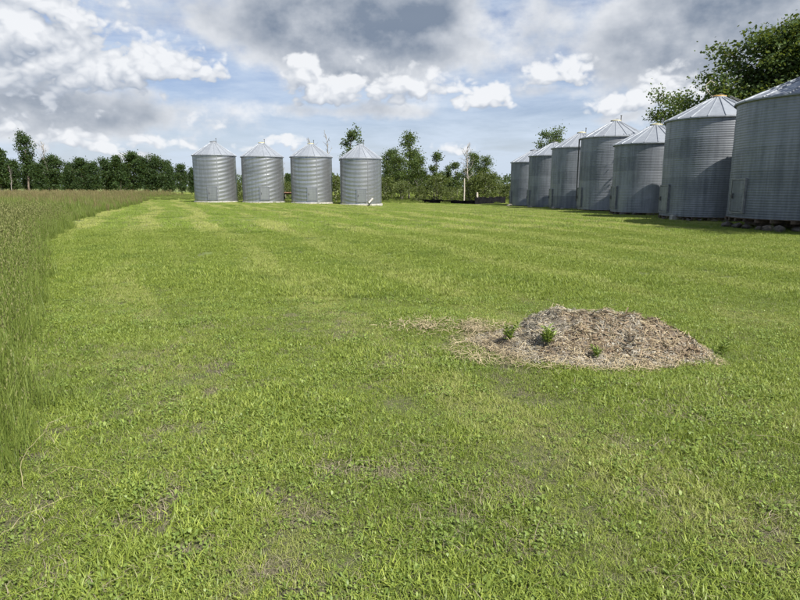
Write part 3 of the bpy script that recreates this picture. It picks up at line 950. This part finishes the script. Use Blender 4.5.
Xp, Yp = np.meshgrid(xs, ys)
Zp = np.maximum(terrain(Xp, Yp) + pile_h(Xp, Yp), -0.3)
V = np.stack([Xp, Yp, Zp], -1).reshape(-1, 3); ii = np.arange(len(V)).reshape(Xp.shape)
Fp = np.stack([ii[:-1, :-1], ii[:-1, 1:], ii[1:, 1:], ii[1:, :-1]], -1).reshape(-1, 4)
hc = (pile_h(Xp, Yp) > -0.02).reshape(-1)
Fp = Fp[hc[Fp].any(1)]
link_mesh('mound', np_mesh('mound', V, Fp, pm, True), None, pile)


def straw_bits(n, accept, lmin, lmax, wmin, wmax, lift, tilt):
    x = rg.uniform(PILE[0] - 2.7, PILE[0] + 1.5, n * 8); y = rg.uniform(PILE[1] - 1.1, PILE[1] + 1.8, n * 8)
    h = pile_h(x, y)
    k = accept(x, y, h); x, y, h = x[k][:n], y[k][:n], h[k][:n]; n = len(x)
    L, W = rg.uniform(lmin, lmax, n) / 2, rg.uniform(wmin, wmax, n) / 2
    a = rg.uniform(0, 6.283, n)
    e = 0.02; gxx = (pile_h(x + e, y) - pile_h(x - e, y)) / (2 * e); gyy = (pile_h(x, y + e) - pile_h(x, y - e)) / (2 * e)
    nrm = np.stack([-gxx, -gyy, np.ones(n)], -1) + rg.normal(0, tilt, (n, 3)); nrm /= np.linalg.norm(nrm, axis=1)[:, None]
    t = np.stack([np.cos(a), np.sin(a), np.zeros(n)], -1); t -= nrm * (t * nrm).sum(1)[:, None]; t /= np.linalg.norm(t, axis=1)[:, None]
    s = np.cross(nrm, t)
    c = np.stack([x, y, terrain(x, y) + np.maximum(h, 0.0) + rg.uniform(0.2, 1, n) * lift], -1)
    mid = c + nrm * (L * 0.12)[:, None]
    q = np.stack([c - t * L[:, None] - s * W[:, None], mid - s * W[:, None], c + t * L[:, None] - s * W[:, None] * 0.6,
                  c + t * L[:, None] + s * W[:, None] * 0.6, mid + s * W[:, None], c - t * L[:, None] + s * W[:, None]], 1).reshape(-1, 3)
    i0 = np.arange(n)[:, None] * 6
    return q, np.concatenate([i0 + np.array([[0, 1, 4, 5]]), i0 + np.array([[1, 2, 3, 4]])])


pz = lambda x, y: fbm(x * 4.2 + 9, y * 5.5 + 2, 3)
greyz = lambda x, y, h: (h > 0.0) & (rg.random(len(x)) < 0.15 + 0.85 * sstep(0.42, 0.56, pz(x, y)))
brownz = lambda x, y, h: (h > 0.0) & (rg.random(len(x)) < sstep(0.54, 0.40, pz(x, y)))
core = lambda x, y, h: (h > 0.0) & (rg.random(len(x)) < 0.95)
halo = lambda x, y, h: ((((x - PILE[0] + 0.1) / 1.55) ** 2 + ((y - PILE[1] + 0.05) / 0.75) ** 2) < 1) & (h < 0.03) & (rg.random(len(x)) < 0.9 * sstep(0.40, 0.60, fbm(x * 3, y * 3 + 8, 3))) & (x < PILE[0] + 1.1)
tail = lambda x, y, h: ((((x - 0.72) + (y - 6.50) * 0.9) / 1.0) ** 2 + ((y - 6.50) / 0.48) ** 2 < rg.random(len(x))) & (rg.random(len(x)) < 0.25 + 0.75 * sstep(0.42, 0.56, fbm(x * 3.5, y * 3.5 + 8, 3)))
darkz = lambda x, y, h: (h > 0.02) & (np.hypot((x - PILE[0] - 0.45) / 0.7, (y - PILE[1] + 0.32) / 0.28) < 1)
for nm, args, mt in (('straw_bits', (17000, greyz, 0.010, 0.045, 0.002, 0.007, 0.03, 0.6), 'straw_grey'), ('brown_straw', (6000, brownz, 0.012, 0.06, 0.002, 0.008, 0.025, 0.6), 'straw_dark'), ('long_straw', (2600, core, 0.04, 0.13, 0.002, 0.005, 0.04, 0.4), 'straw'),
                     ('loose_straw', (3200, halo, 0.03, 0.13, 0.002, 0.005, 0.05, 0.25), 'straw'), ('scattered_straw', (6500, tail, 0.03, 0.12, 0.003, 0.007, 0.075, 0.25), 'straw'), ('dark_straw', (2600, darkz, 0.03, 0.14, 0.004, 0.014, 0.03, 0.6), 'straw_dark')):
    o = link_mesh(nm, np_mesh(nm, *straw_bits(*args), straw_m[mt]), None, pile); o['kind'] = 'stuff'


# ------------------------------------------------------------------ trees
def make_tree(seed, H, spread, crown0, limbs, leaves, leaf_size, trunk_r=0.13, lean=0.0, sigma=0.35, profile='oval', up=0.55, subs=4, gaps=0.25):
    """returns (trunk mesh with limbs, leaf vertices/faces). crown0: height where the crown starts (0..1)"""
    g = np.random.default_rng(seed)
    mb = MB()
    n = 7
    trunk = []
    off = np.zeros(2); dirn = g.uniform(0, 6.28)
    for i in range(n):
        t = i / (n - 1)
        off = off + g.normal(0, 0.012 * H, 2) * (i > 0)
        trunk.append(Vector((off[0] + lean * t * t * H * math.cos(dirn), off[1] + lean * t * t * H * math.sin(dirn), -0.15 + t * (H * 0.93 + 0.15))))
    rad = [trunk_r * (1.25 if i == 0 else 1) * (1 - 0.86 * i / (n - 1)) for i in range(n)]
    mb.tube(trunk, rad, 7)
    def on_trunk(t):
        f = t * (n - 1); i = min(int(f), n - 2); return trunk[i].lerp(trunk[i + 1], f - i), rad[i] * (1 - (f - i)) + rad[i + 1] * (f - i)
    tips, weights = [], []
    for k in range(limbs):
        t = crown0 + (0.97 - crown0) * ((k + g.uniform(0, 1)) / limbs)
        s = (t - crown0) / (1 - crown0)
        prof = {'oval': math.sin(math.pi * min(1, 0.18 + 0.80 * s)) ** 0.7, 'cone': 1.05 - 0.85 * s, 'top': 0.35 + 0.65 * s if s < 0.75 else 1.0 - (s - 0.75) * 2.2, 'col': 0.7 if s < 0.8 else 0.45}[profile]
        L = spread * max(0.18, prof) * g.uniform(0.55, 1.15)
        p, r0 = on_trunk(t); a = k * 2.399 + g.uniform(-.5, .5)
        d = Vector((math.cos(a), math.sin(a), up + g.uniform(-0.25, 0.35) + 0.5 * s)).normalized()
        pts = [p]; cur = p.copy()
        for j in range(4):
            d = (d + Vector(g.normal(0, 0.16, 3)) + Vector((0, 0, 0.06))).normalized(); cur = cur + d * L / 4; pts.append(cur.copy())
        r1 = max(0.012 if leaves else 0.045, min(r0 * 0.6, 0.022 * L + 0.01))
        mb.tube(pts, [r1, r1 * .8, r1 * .6, r1 * .4, r1 * .2], 5, False)
        skip = g.random() < gaps * 0.5
        for j in range(subs):
            f = g.uniform(0.35, 1.0); i = min(3, int(f * 4)); q = pts[i].lerp(pts[i + 1], f * 4 - i)
            d2 = (d + Vector(g.normal(0, 0.75, 3))).normalized(); L2 = L * g.uniform(0.22, 0.48)
            e = q + d2 * L2
            mb.tube([q, q.lerp(e, .5) + Vector(g.normal(0, .05 * L2, 3)), e], [r1 * .4, r1 * .25, r1 * .1], 4, False)
            if skip or g.random() < gaps: continue
            for w in (0.45, 0.75, 1.0): tips.append(q.lerp(e, w)); weights.append(0.6 + w)
        if not skip:
            for w in (0.7, 0.9, 1.0): tips.append(pts[2].lerp(pts[4], w)); weights.append(1.0)
    trunk_me = mb.mesh('trunk', MAT['bark'], True)
    if not leaves: return trunk_me, None
    tips = np.array([tuple(v) for v in tips]); w = np.array(weights); w = w * g.uniform(0.3, 1.6, len(w)); w /= w.sum()
    ix = g.choice(len(tips), leaves, p=w)
    c = tips[ix] + g.normal(0, sigma, (leaves, 3)) * np.array([1, 1, 0.75])
    return trunk_me, leaf_cards(g, c, leaf_size)


def leaf_cards(g, c, size):
    n = len(c)
    ax = g.normal(0, 1, (n, 3)) + np.array([0, 0, -0.25]); ax /= np.linalg.norm(ax, axis=1)[:, None]
    b = np.cross(ax, g.normal(0, 1, (n, 3))); b /= np.linalg.norm(b, axis=1)[:, None]
    L = (size * g.uniform(0.6, 1.3, n))[:, None]; W = L * g.uniform(0.5, 0.8, n)[:, None]
    q = np.stack([c - ax * L * .5, c + b * W * .5 + ax * L * .05, c + ax * L * .5, c - b * W * .5 + ax * L * .05], 1).reshape(-1, 3)
    return q, np.arange(n * 4).reshape(n, 4)


def tree_kind(mats, *a, **k):
    tm, lv = make_tree(*a, **k)
    tm.materials[0] = mats[0]
    cm = np_mesh('crown', lv[0], lv[1], mats[1]) if lv is not None else None
    return tm, cm


def place_tree(kind, x, y, s, label, group=None, rz=None, sz=None, name='tree', cat='tree', wide=1.0):
    root = empty(name, (x, y, float(terrain(x, y)) - 0.02), random.uniform(0, 6.28) if rz is None else rz)
    root.scale = (s * wide, s * wide, s if sz is None else sz)
    tag(root, label, cat, group)
    link_mesh('trunk', kind[0], None, root)
    if kind[1] is not None: link_mesh('crown', kind[1], None, root)
    return root


def at_px(px, depth): return (px - 400) / FPX * depth * 1.0 * math.cos(PITCH) + (px - 400) / FPX * CAMH * math.sin(PITCH)
def top_h(py, depth): return CAMH + depth * math.tan(-PITCH - math.atan((py - 300) / FPX) + 2 * 0) if False else CAMH + depth * math.tan(math.atan((300 - py) / FPX) - PITCH)


DK, MD, OL = (MAT['bark'], MAT['leaf_dark']), (MAT['bark_pale'], MAT['leaf_mid']), (MAT['bark_pale'], MAT['leaf_olive'])
shelter = [tree_kind(DK, 100 + i, 8.0, 2.1, 0.10, 26, 5200, 0.30, 0.13, 0.02, 0.42, pf, 0.55, 4, 0.12) for i, pf in enumerate(('oval', 'cone', 'oval', 'col'))]
ordinal = ['first', 'second', 'third', 'fourth', 'fifth', 'sixth', 'seventh', 'eighth', 'ninth', 'tenth', 'eleventh', 'twelfth', 'thirteenth', 'fourteenth', 'fifteenth', 'sixteenth', 'seventeenth', 'eighteenth', 'nineteenth', 'twentieth']
# front rank of the shelterbelt, left to right: pixel column, top of crown
rank = [(-22, 150), (2, 148), (16, 160), (42, 163), (56, 155), (68, 166), (82, 158), (95, 162), (108, 158), (122, 155), (134, 152), (147, 157), (158, 155), (170, 166), (182, 164), (196, 168)]
k = 0
for i, (px, py) in enumerate(rank):
    d = 104 + random.uniform(-3, 3); h = top_h(py, d)
    lab = 'dark leafy tree, %s from the left frame edge in the shelterbelt front' % ordinal[max(0, i - 1)] if i else 'dark shelterbelt tree at the far left end, mostly cut by the frame'
    place_tree(shelter[i % 4], at_px(px, d), d, h / 8.0 * 1.02, lab, 'shelterbelt trees front rank')
# second rank behind it, seen only through the gaps
for i, px in enumerate(range(-30, 330, 20)):
    d = 113 + random.uniform(-3, 4); h = random.uniform(5.6, 6.8) if px < 190 else random.uniform(3.2, 4.4)
    place_tree(shelter[(i * 3 + 1) % 4], at_px(px + random.uniform(-4, 4), d), d, h / 8.0, 'dark tree of the rear shelterbelt rank, showing only through gaps', 'shelterbelt trees rear rank', sz=h / 8.0)
lone = tree_kind(DK, 131, 10.5, 1.7, 0.36, 26, 4600, 0.26, 0.17, 0.02, 0.36, 'top', 0.5, 5, 0.2)
place_tree(lone, at_px(30, 109), 109, top_h(132, 109) / 10.5, 'tall tree with a rounded crown rising above the left shelterbelt', None, 0.6)
bare_tree = tree_kind((MAT['bark_pale'], None), 140, 9.0, 1.9, 0.30, 20, 0, 0.2, 0.15, 0.02, 0.3, 'oval', 0.9, 6, 0.0)
bare_tree2 = tree_kind((MAT['bark_pale'], None), 143, 9.0, 1.5, 0.35, 16, 0, 0.2, 0.14, 0.03, 0.3, 'top', 1.2, 6, 0.0)
place_tree(bare_tree, at_px(48, 109), 109, top_h(138, 109) / 9, 'bare grey dead tree beside the tallest shelterbelt tree', None, 1.0, name='dead_tree')
place_tree(bare_tree2, at_px(12, 99), 99, 0.55, 'slanting pale dead trunk at the foot of the left shelterbelt', None, 1.0, name='dead_tree')
# behind the far bins
place_tree(bare_tree, at_px(309, 76), 76, top_h(134, 76) / 9, 'bare dead tree rising behind the third far bin', None, 2.0, name='dead_tree')
place_tree(bare_tree2, at_px(328, 78), 78, top_h(130, 78) / 9, 'thin bare dead tree between the third and fourth far bins', None, 0.2, name='dead_tree')
place_tree(bare_tree2, at_px(286, 75), 75, top_h(160, 75) / 9, 'short bare snag between the second and third far bins', None, 4.2, name='dead_tree')
crown4 = tree_kind((MAT['bark'], MAT['leaf_mid']), 151, 9.0, 2.1, 0.42, 18, 2800, 0.24, 0.16, 0.05, 0.30, 'top', 0.35, 5, 0.35)
place_tree(crown4, at_px(350, 74), 74, top_h(131, 74) / 9, 'leafy tree with open spreading crown above the fourth far bin', None, 2.7)
# aspens between the two rows of bins
aspen = [tree_kind(MD, 160 + i, 8.0, 1.75, 0.16, 30, 5200, 0.19, 0.10, 0.05, 0.36, pf, 0.8, 5, 0.35) for i, pf in enumerate(('cone', 'oval', 'col'))]
thin = [tree_kind(MD, 170 + i, 8.0, 1.0, 0.25, 22, 2300, 0.23, 0.09, 0.06, 0.30, 'cone', 0.9, 4, 0.40) for i in range(2)]
ASP = [(385, 158, 0, 'aspen just right of the fourth far bin'), (392, 150, 1, 'dense dark aspen, second right of the fourth far bin'), (400, 155, 2, 'full aspen just left of the tallest aspen'), (409, 133, 0, 'tallest aspen between the two bin rows, its top leaning'),
       (417, 156, 2, 'aspen just right of the tallest aspen'), (425, 170, 1, 'low round aspen left of the mid clump leader'), (433, 150, 3, 'thin open aspen with a bare leader, mid clump'), (441, 170, 0, 'low aspen right of the bare leader'), (448, 164, 4, 'sparse young aspen in the middle of the clump'),
       (457, 160, 3, 'slender aspen left of the bare-topped tree'), (466, 166, 2, 'aspen at the foot of the bare-topped tree'), (475, 153, 1, 'broad aspen right of the bare-topped tree'), (483, 156, 0, 'pointed aspen near the right end of the clump'), (491, 172, 2, 'lower aspen at the far right end of the clump')]
for px, py, kd, lab in ASP:
    d = 84 + random.uniform(-4, 4); h = top_h(py, d)
    place_tree((aspen + thin)[kd], at_px(px, d), d, h / 8 * 1.08, lab, 'aspens between the bin rows', name='aspen_tree', wide=1.15 if h > 6 else 1.4)
place_tree(bare_tree, at_px(469, 80), 80, top_h(136, 80) / 9, 'bare pale topped tree rising above the right aspens', None, 5.0, name='dead_tree')
place_tree(bare_tree2, at_px(437, 82), 82, top_h(146, 82) / 9, 'thin bare dead top among the middle aspens', None, 3.3, name='dead_tree')
bush = [tree_kind(OL, 180 + i, 3.0, 1.7, 0.04, 16, 1900, 0.20, 0.05, 0.0, 0.36, 'oval', 0.5, 4, 0.1) for i in range(3)]
BU = [(238, 68, 1.8, 'low bush between the first and second far bins'), (285, 72, 1.9, 'bush between the second and third far bins'), (336, 66, 2.5, 'pale bush between the third and fourth far bins'), (387, 74, 2.6, 'bush at the right foot of the fourth far bin'),
      (402, 78, 2.3, 'bush under the tallest aspen'), (419, 76, 1.8, 'dense bush in front of the left aspens'), (437, 77, 2.9, 'olive bush in front of the middle aspens'), (452, 75, 1.7, 'olive bush left of the wooden post'),
      (470, 78, 2.6, 'olive bush behind the wooden post'), (486, 77, 3.3, 'bush under the right end aspen'), (499, 80, 2.0, 'low bush just left of the farthest right bin'), (508, 84, 2.0, 'bush partly hidden by the farthest right bin')]
for i, (px, d, h, lab) in enumerate(BU):
    place_tree(bush[i % 3], at_px(px, d), d, h / 3.0, lab, 'bushes behind the yard', name='bush', cat='bush', wide=1.25)
# trees behind and beside the right row
big = tree_kind((MAT['bark'], MAT['leaf_big']), 203, 12.0, 4.3, 0.22, 46, 44000, 0.21, 0.30, 0.02, 0.40, 'oval', 0.5, 6, 0.20)
place_tree(big, 20.3, 34.0, top_h(14, 34) / 12.0 * 0.93, 'big leafy tree towering behind the nearest right bins', None, 1.2, wide=1.2)
place_tree(big, 25.5, 32.0, 0.85, 'tall leafy tree at the right frame edge behind the nearest bin', None, 4.0)
side = tree_kind((MAT['bark'], MAT['leaf_mid']), 211, 8.0, 2.4, 0.35, 20, 5200, 0.20, 0.16, 0.03, 0.34, 'top', 0.45, 5, 0.30)
place_tree(side, at_px(671, 56), 56, top_h(93, 56) / 8.0, 'leafy tree top showing above the shortest right bin', None, 0.4)
place_tree(side, at_px(549, 76), 76, top_h(130, 76) / 8.0, 'small round tree top above the second farthest right bin', None, 2.2)
# the tree outside the frame on the right whose shade falls over the nearest bin
place_tree(big, 17.9, 17.7, 0.84, 'tall shade tree standing to the right of the nearest right bin', None, 2.6)
shrub = tree_kind((MAT['bark'], MAT['leaf_dark']), 221, 1.6, 1.0, 0.03, 16, 2600, 0.10, 0.03, 0.0, 0.20, 'oval', 0.6, 4, 0.1)
place_tree(shrub, 14.4, 19.9, 0.85, 'dark green shrub at the front foot of the nearest right bin', None, name='bush', cat='bush')

# far wood along the horizon
g = np.random.default_rng(5)
n = 30000
xx = g.uniform(-420, 420, n); dd = g.uniform(330, 400, n)
top = 3.0 + 6.0 * fbm(xx * 0.02 + 3, dd * 0.02, 4) + 2.2 * fbm(xx * 0.25, dd * 0.1, 2) + 2.5 * sstep(0, 120, xx)
c = np.stack([xx, dd, -0.5 + (top + 0.5) * g.random(n) ** 0.7], -1)
o = link_mesh('distant_wood', np_mesh('distant_wood', *leaf_cards(g, c, 1.7), MAT['leaf_far']), None); o['kind'] = 'stuff'
tag(o, 'dark green wood along the horizon behind the yard', 'wood')


# ------------------------------------------------------------------ small things at the back of the yard
def gz(x, y): return float(terrain(x, y))

# long low black barrier, a lower and a higher run
for (x0, y0, x1, y1, h, lab) in ((2.6, 71.5, 8.0, 66.0, 0.46, 'long thin black sheeting strip in front of the aspens'), (8.05, 65.6, 12.0, 69.5, 0.80, 'higher black sheeting wall near the farthest right bin')):
    root = empty('sheeting_barrier', (x0, y0, gz(x0, y0)), math.atan2(y1 - y0, x1 - x0)); L = math.hypot(x1 - x0, y1 - y0)
    tag(root, lab, 'barrier')
    m = 14; mb = MB(); prev = None; vs = []
    for i in range(m + 1):
        s = L * i / m; hh = h * random.uniform(0.88, 1.04); w = 0.06 + 0.03 * math.sin(i * 1.9)
        vs += [(s, -0.05 + w, -0.15), (s, -0.04 + w * 0.6, hh), (s, 0.04 + w * 0.6, hh), (s, 0.05 + w, -0.15)]
    fs = [(i * 4 + j, i * 4 + j + 1, i * 4 + j + 5, i * 4 + j + 4) for i in range(m) for j in range(3)] + [(0, 3, 2, 1), (m * 4, m * 4 + 1, m * 4 + 2, m * 4 + 3)]
    mb.add(vs, fs); mb.build('sheeting', MAT['black'], root)
    for i in range(5):
        mb = MB(); mb.box((L * (i + 0.5) / 5, 0.20, h * 0.45), (0.08, 0.08, h * 1.2)); mb.build('stake', MAT['timber'], root)
x, y = at_px(477, 72), 72
mb = MB(); mb.tube([(0, 0, -0.2), (0.02, 0, 0.6), (0.0, 0.01, 1.25)], [0.13, 0.12, 0.11], 8)
o = mb.build('wooden_post', MAT['post']); o.location = (x, y, gz(x, y)); tag(o, 'short pale wooden post standing behind the black sheeting', 'post')
x, y = at_px(464, 73), 73
mb = MB(); mb.tube([(0, 0, -0.2), (0.03, 0, 1.5), (0.0, 0.01, 2.9)], [0.08, 0.07, 0.06], 8)
o = mb.build('wooden_post', MAT['post']); o.location = (x, y, gz(x, y)); tag(o, 'tall pale wooden pole in front of the aspens', 'post')

# flat farm wagon behind the far bins
root = empty('farm_wagon', (-11.0, 66.5, gz(-11, 66.5)), 0.06)
tag(root, 'rusty brown flat wagon seen in the gap between far bins', 'wagon')
for i in range(6):
    mb = MB(); mb.box((0, -0.95 + i * 0.38, 0.92 + 0.006 * (i % 2)), (5.4, 0.365, 0.06)); mb.build('deck_plank', MAT['rust'], root)
mb = MB()
for s in (-0.55, 0.55): mb.box((0, s, 0.80), (5.2, 0.10, 0.16))
for s in (-1.9, 1.9): mb.box((s, 0, 0.62), (0.12, 1.7, 0.14))
mb.build('chassis', MAT['timber'], root)
for sx in (-1.9, 1.9):
    for sy in (-0.98, 0.98):
        mb = MB(); prof = [(0.10, -0.08), (0.27, -0.09), (0.33, -0.06), (0.33, 0.06), (0.27, 0.09), (0.10, 0.08)]
        mb.lathe(prof, 20); w = mb.build('wheel', MAT['black'], root, True); w.location = (sx, sy, 0.33); w.rotation_euler = (math.pi / 2, 0, 0)
        mb = MB(); mb.lathe([(0.0, -0.07), (0.17, -0.06), (0.17, 0.06), (0.0, 0.07)], 16); mb.build('rim', MAT['rust'], w, True)


# ------------------------------------------------------------------ small plants and stalks in front
def weed_plant(x, y, h, seed, label):
    g = np.random.default_rng(seed); root = empty('leafy_weed', (x, y, gz(x, y) + max(0.0, float(pile_h(np.array(x), np.array(y))))))
    tag(root, label, 'weed', 'leafy weeds around the straw pile')
    mb = MB(); vs, fs = [], []
    for s in range(7):
        a = g.uniform(0, 6.28); ln = g.uniform(0.1, 0.5); hh = h * g.uniform(0.6, 1)
        pts = [Vector((math.cos(a) * ln * hh * t ** 1.4, math.sin(a) * ln * hh * t ** 1.4, hh * t)) for t in (0, .33, .66, 1)]
        mb.tube(pts, [0.004, 0.0035, 0.003, 0.002], 5)
        for k in range(8):
            t = 0.2 + 0.8 * k / 7; p = pts[min(2, int(t * 3))].lerp(pts[min(2, int(t * 3)) + 1], t * 3 - min(2, int(t * 3)))
            b = g.uniform(0, 6.28); L = h * g.uniform(0.30, 0.52); W = L * 0.15
            d = Vector((math.cos(b), math.sin(b), g.uniform(0.2, 1.0))); sd = Vector((-math.sin(b), math.cos(b), 0)) * W
            o = len(vs); m = p + d * L * .5 + Vector((0, 0, 0.1 * L)); e = p + d * L - Vector((0, 0, 0.1 * L))
            vs += [p, m - sd, e, m + sd]; fs.append((o, o + 1, o + 2, o + 3))
    mb.build('stem', GM['weed'], root)
    mesh_obj('leaves', vs, fs, GM['weed'], root)

for x, y, h, lab in ((1.36, 5.38, 0.17, 'leafy green weed growing at the left front of the straw pile'), (1.05, 5.62, 0.16, 'small weed at the left end of the straw heap'), (3.10, 5.60, 0.12, 'leafy weed at the right end of the straw pile'),
                     (3.22, 5.80, 0.11, 'small weed in the grass just right of the straw pile'), (1.75, 5.18, 0.10, 'low weed at the front middle of the straw pile')):
    weed_plant(x, y, h, int(x * 100), lab)


def stalk(pts, r, label):
    mb = MB(); fine = []
    P_ = [Vector(p) for p in pts]
    for i in range(len(P_) - 1):
        p0, p1, p2, p3 = P_[max(0, i - 1)], P_[i], P_[i + 1], P_[min(len(P_) - 1, i + 2)]
        for t in (0, .25, .5, .75):
            fine.append(0.5 * ((2 * p1) + (p2 - p0) * t + (2 * p0 - 5 * p1 + 4 * p2 - p3) * t * t + (3 * p1 - p0 - 3 * p2 + p3) * t ** 3))
    fine.append(P_[-1])
    fine = [p + Vector((random.gauss(0, .006), random.gauss(0, .006), random.gauss(0, .004))) for p in fine]
    mb.tube(fine, [r * 0.5 * (1 - 0.6 * i / len(fine)) * (1.35 if i % 5 == 2 else 1) for i in range(len(fine))], 5)
    tag(mb.build('dry_stalk', GM['stalk']), label, 'dry stalk', 'dry stalks on the lawn')

stalk([(-1.98, 2.95, 0.02), (-2.02, 3.0, 0.16), (-1.95, 3.06, 0.26), (-1.90, 3.12, 0.34), (-1.82, 3.15, 0.35)], 0.004, 'tall bent dry stalk at the left edge of the lawn')
stalk([(-1.95, 3.0, 0.05), (-1.78, 3.0, 0.12), (-1.58, 2.98, 0.10), (-1.45, 2.9, 0.02)], 0.003, 'arched dry stalk lying over the left lawn edge')
stalk([(-1.80, 2.45, 0.05), (-1.70, 2.55, 0.12), (-1.58, 2.68, 0.14)], 0.0035, 'curved pale stalk near the lower left corner')
stalk([(2.18, 3.62, 0.05), (2.32, 3.5, 0.08), (2.48, 3.42, 0.05)], 0.0035, 'short pale straw lying on the grass at right')
stalk([(2.52, 3.65, 0.02), (2.50, 3.6, 0.16)], 0.003, 'upright pale stem at the right frame edge')
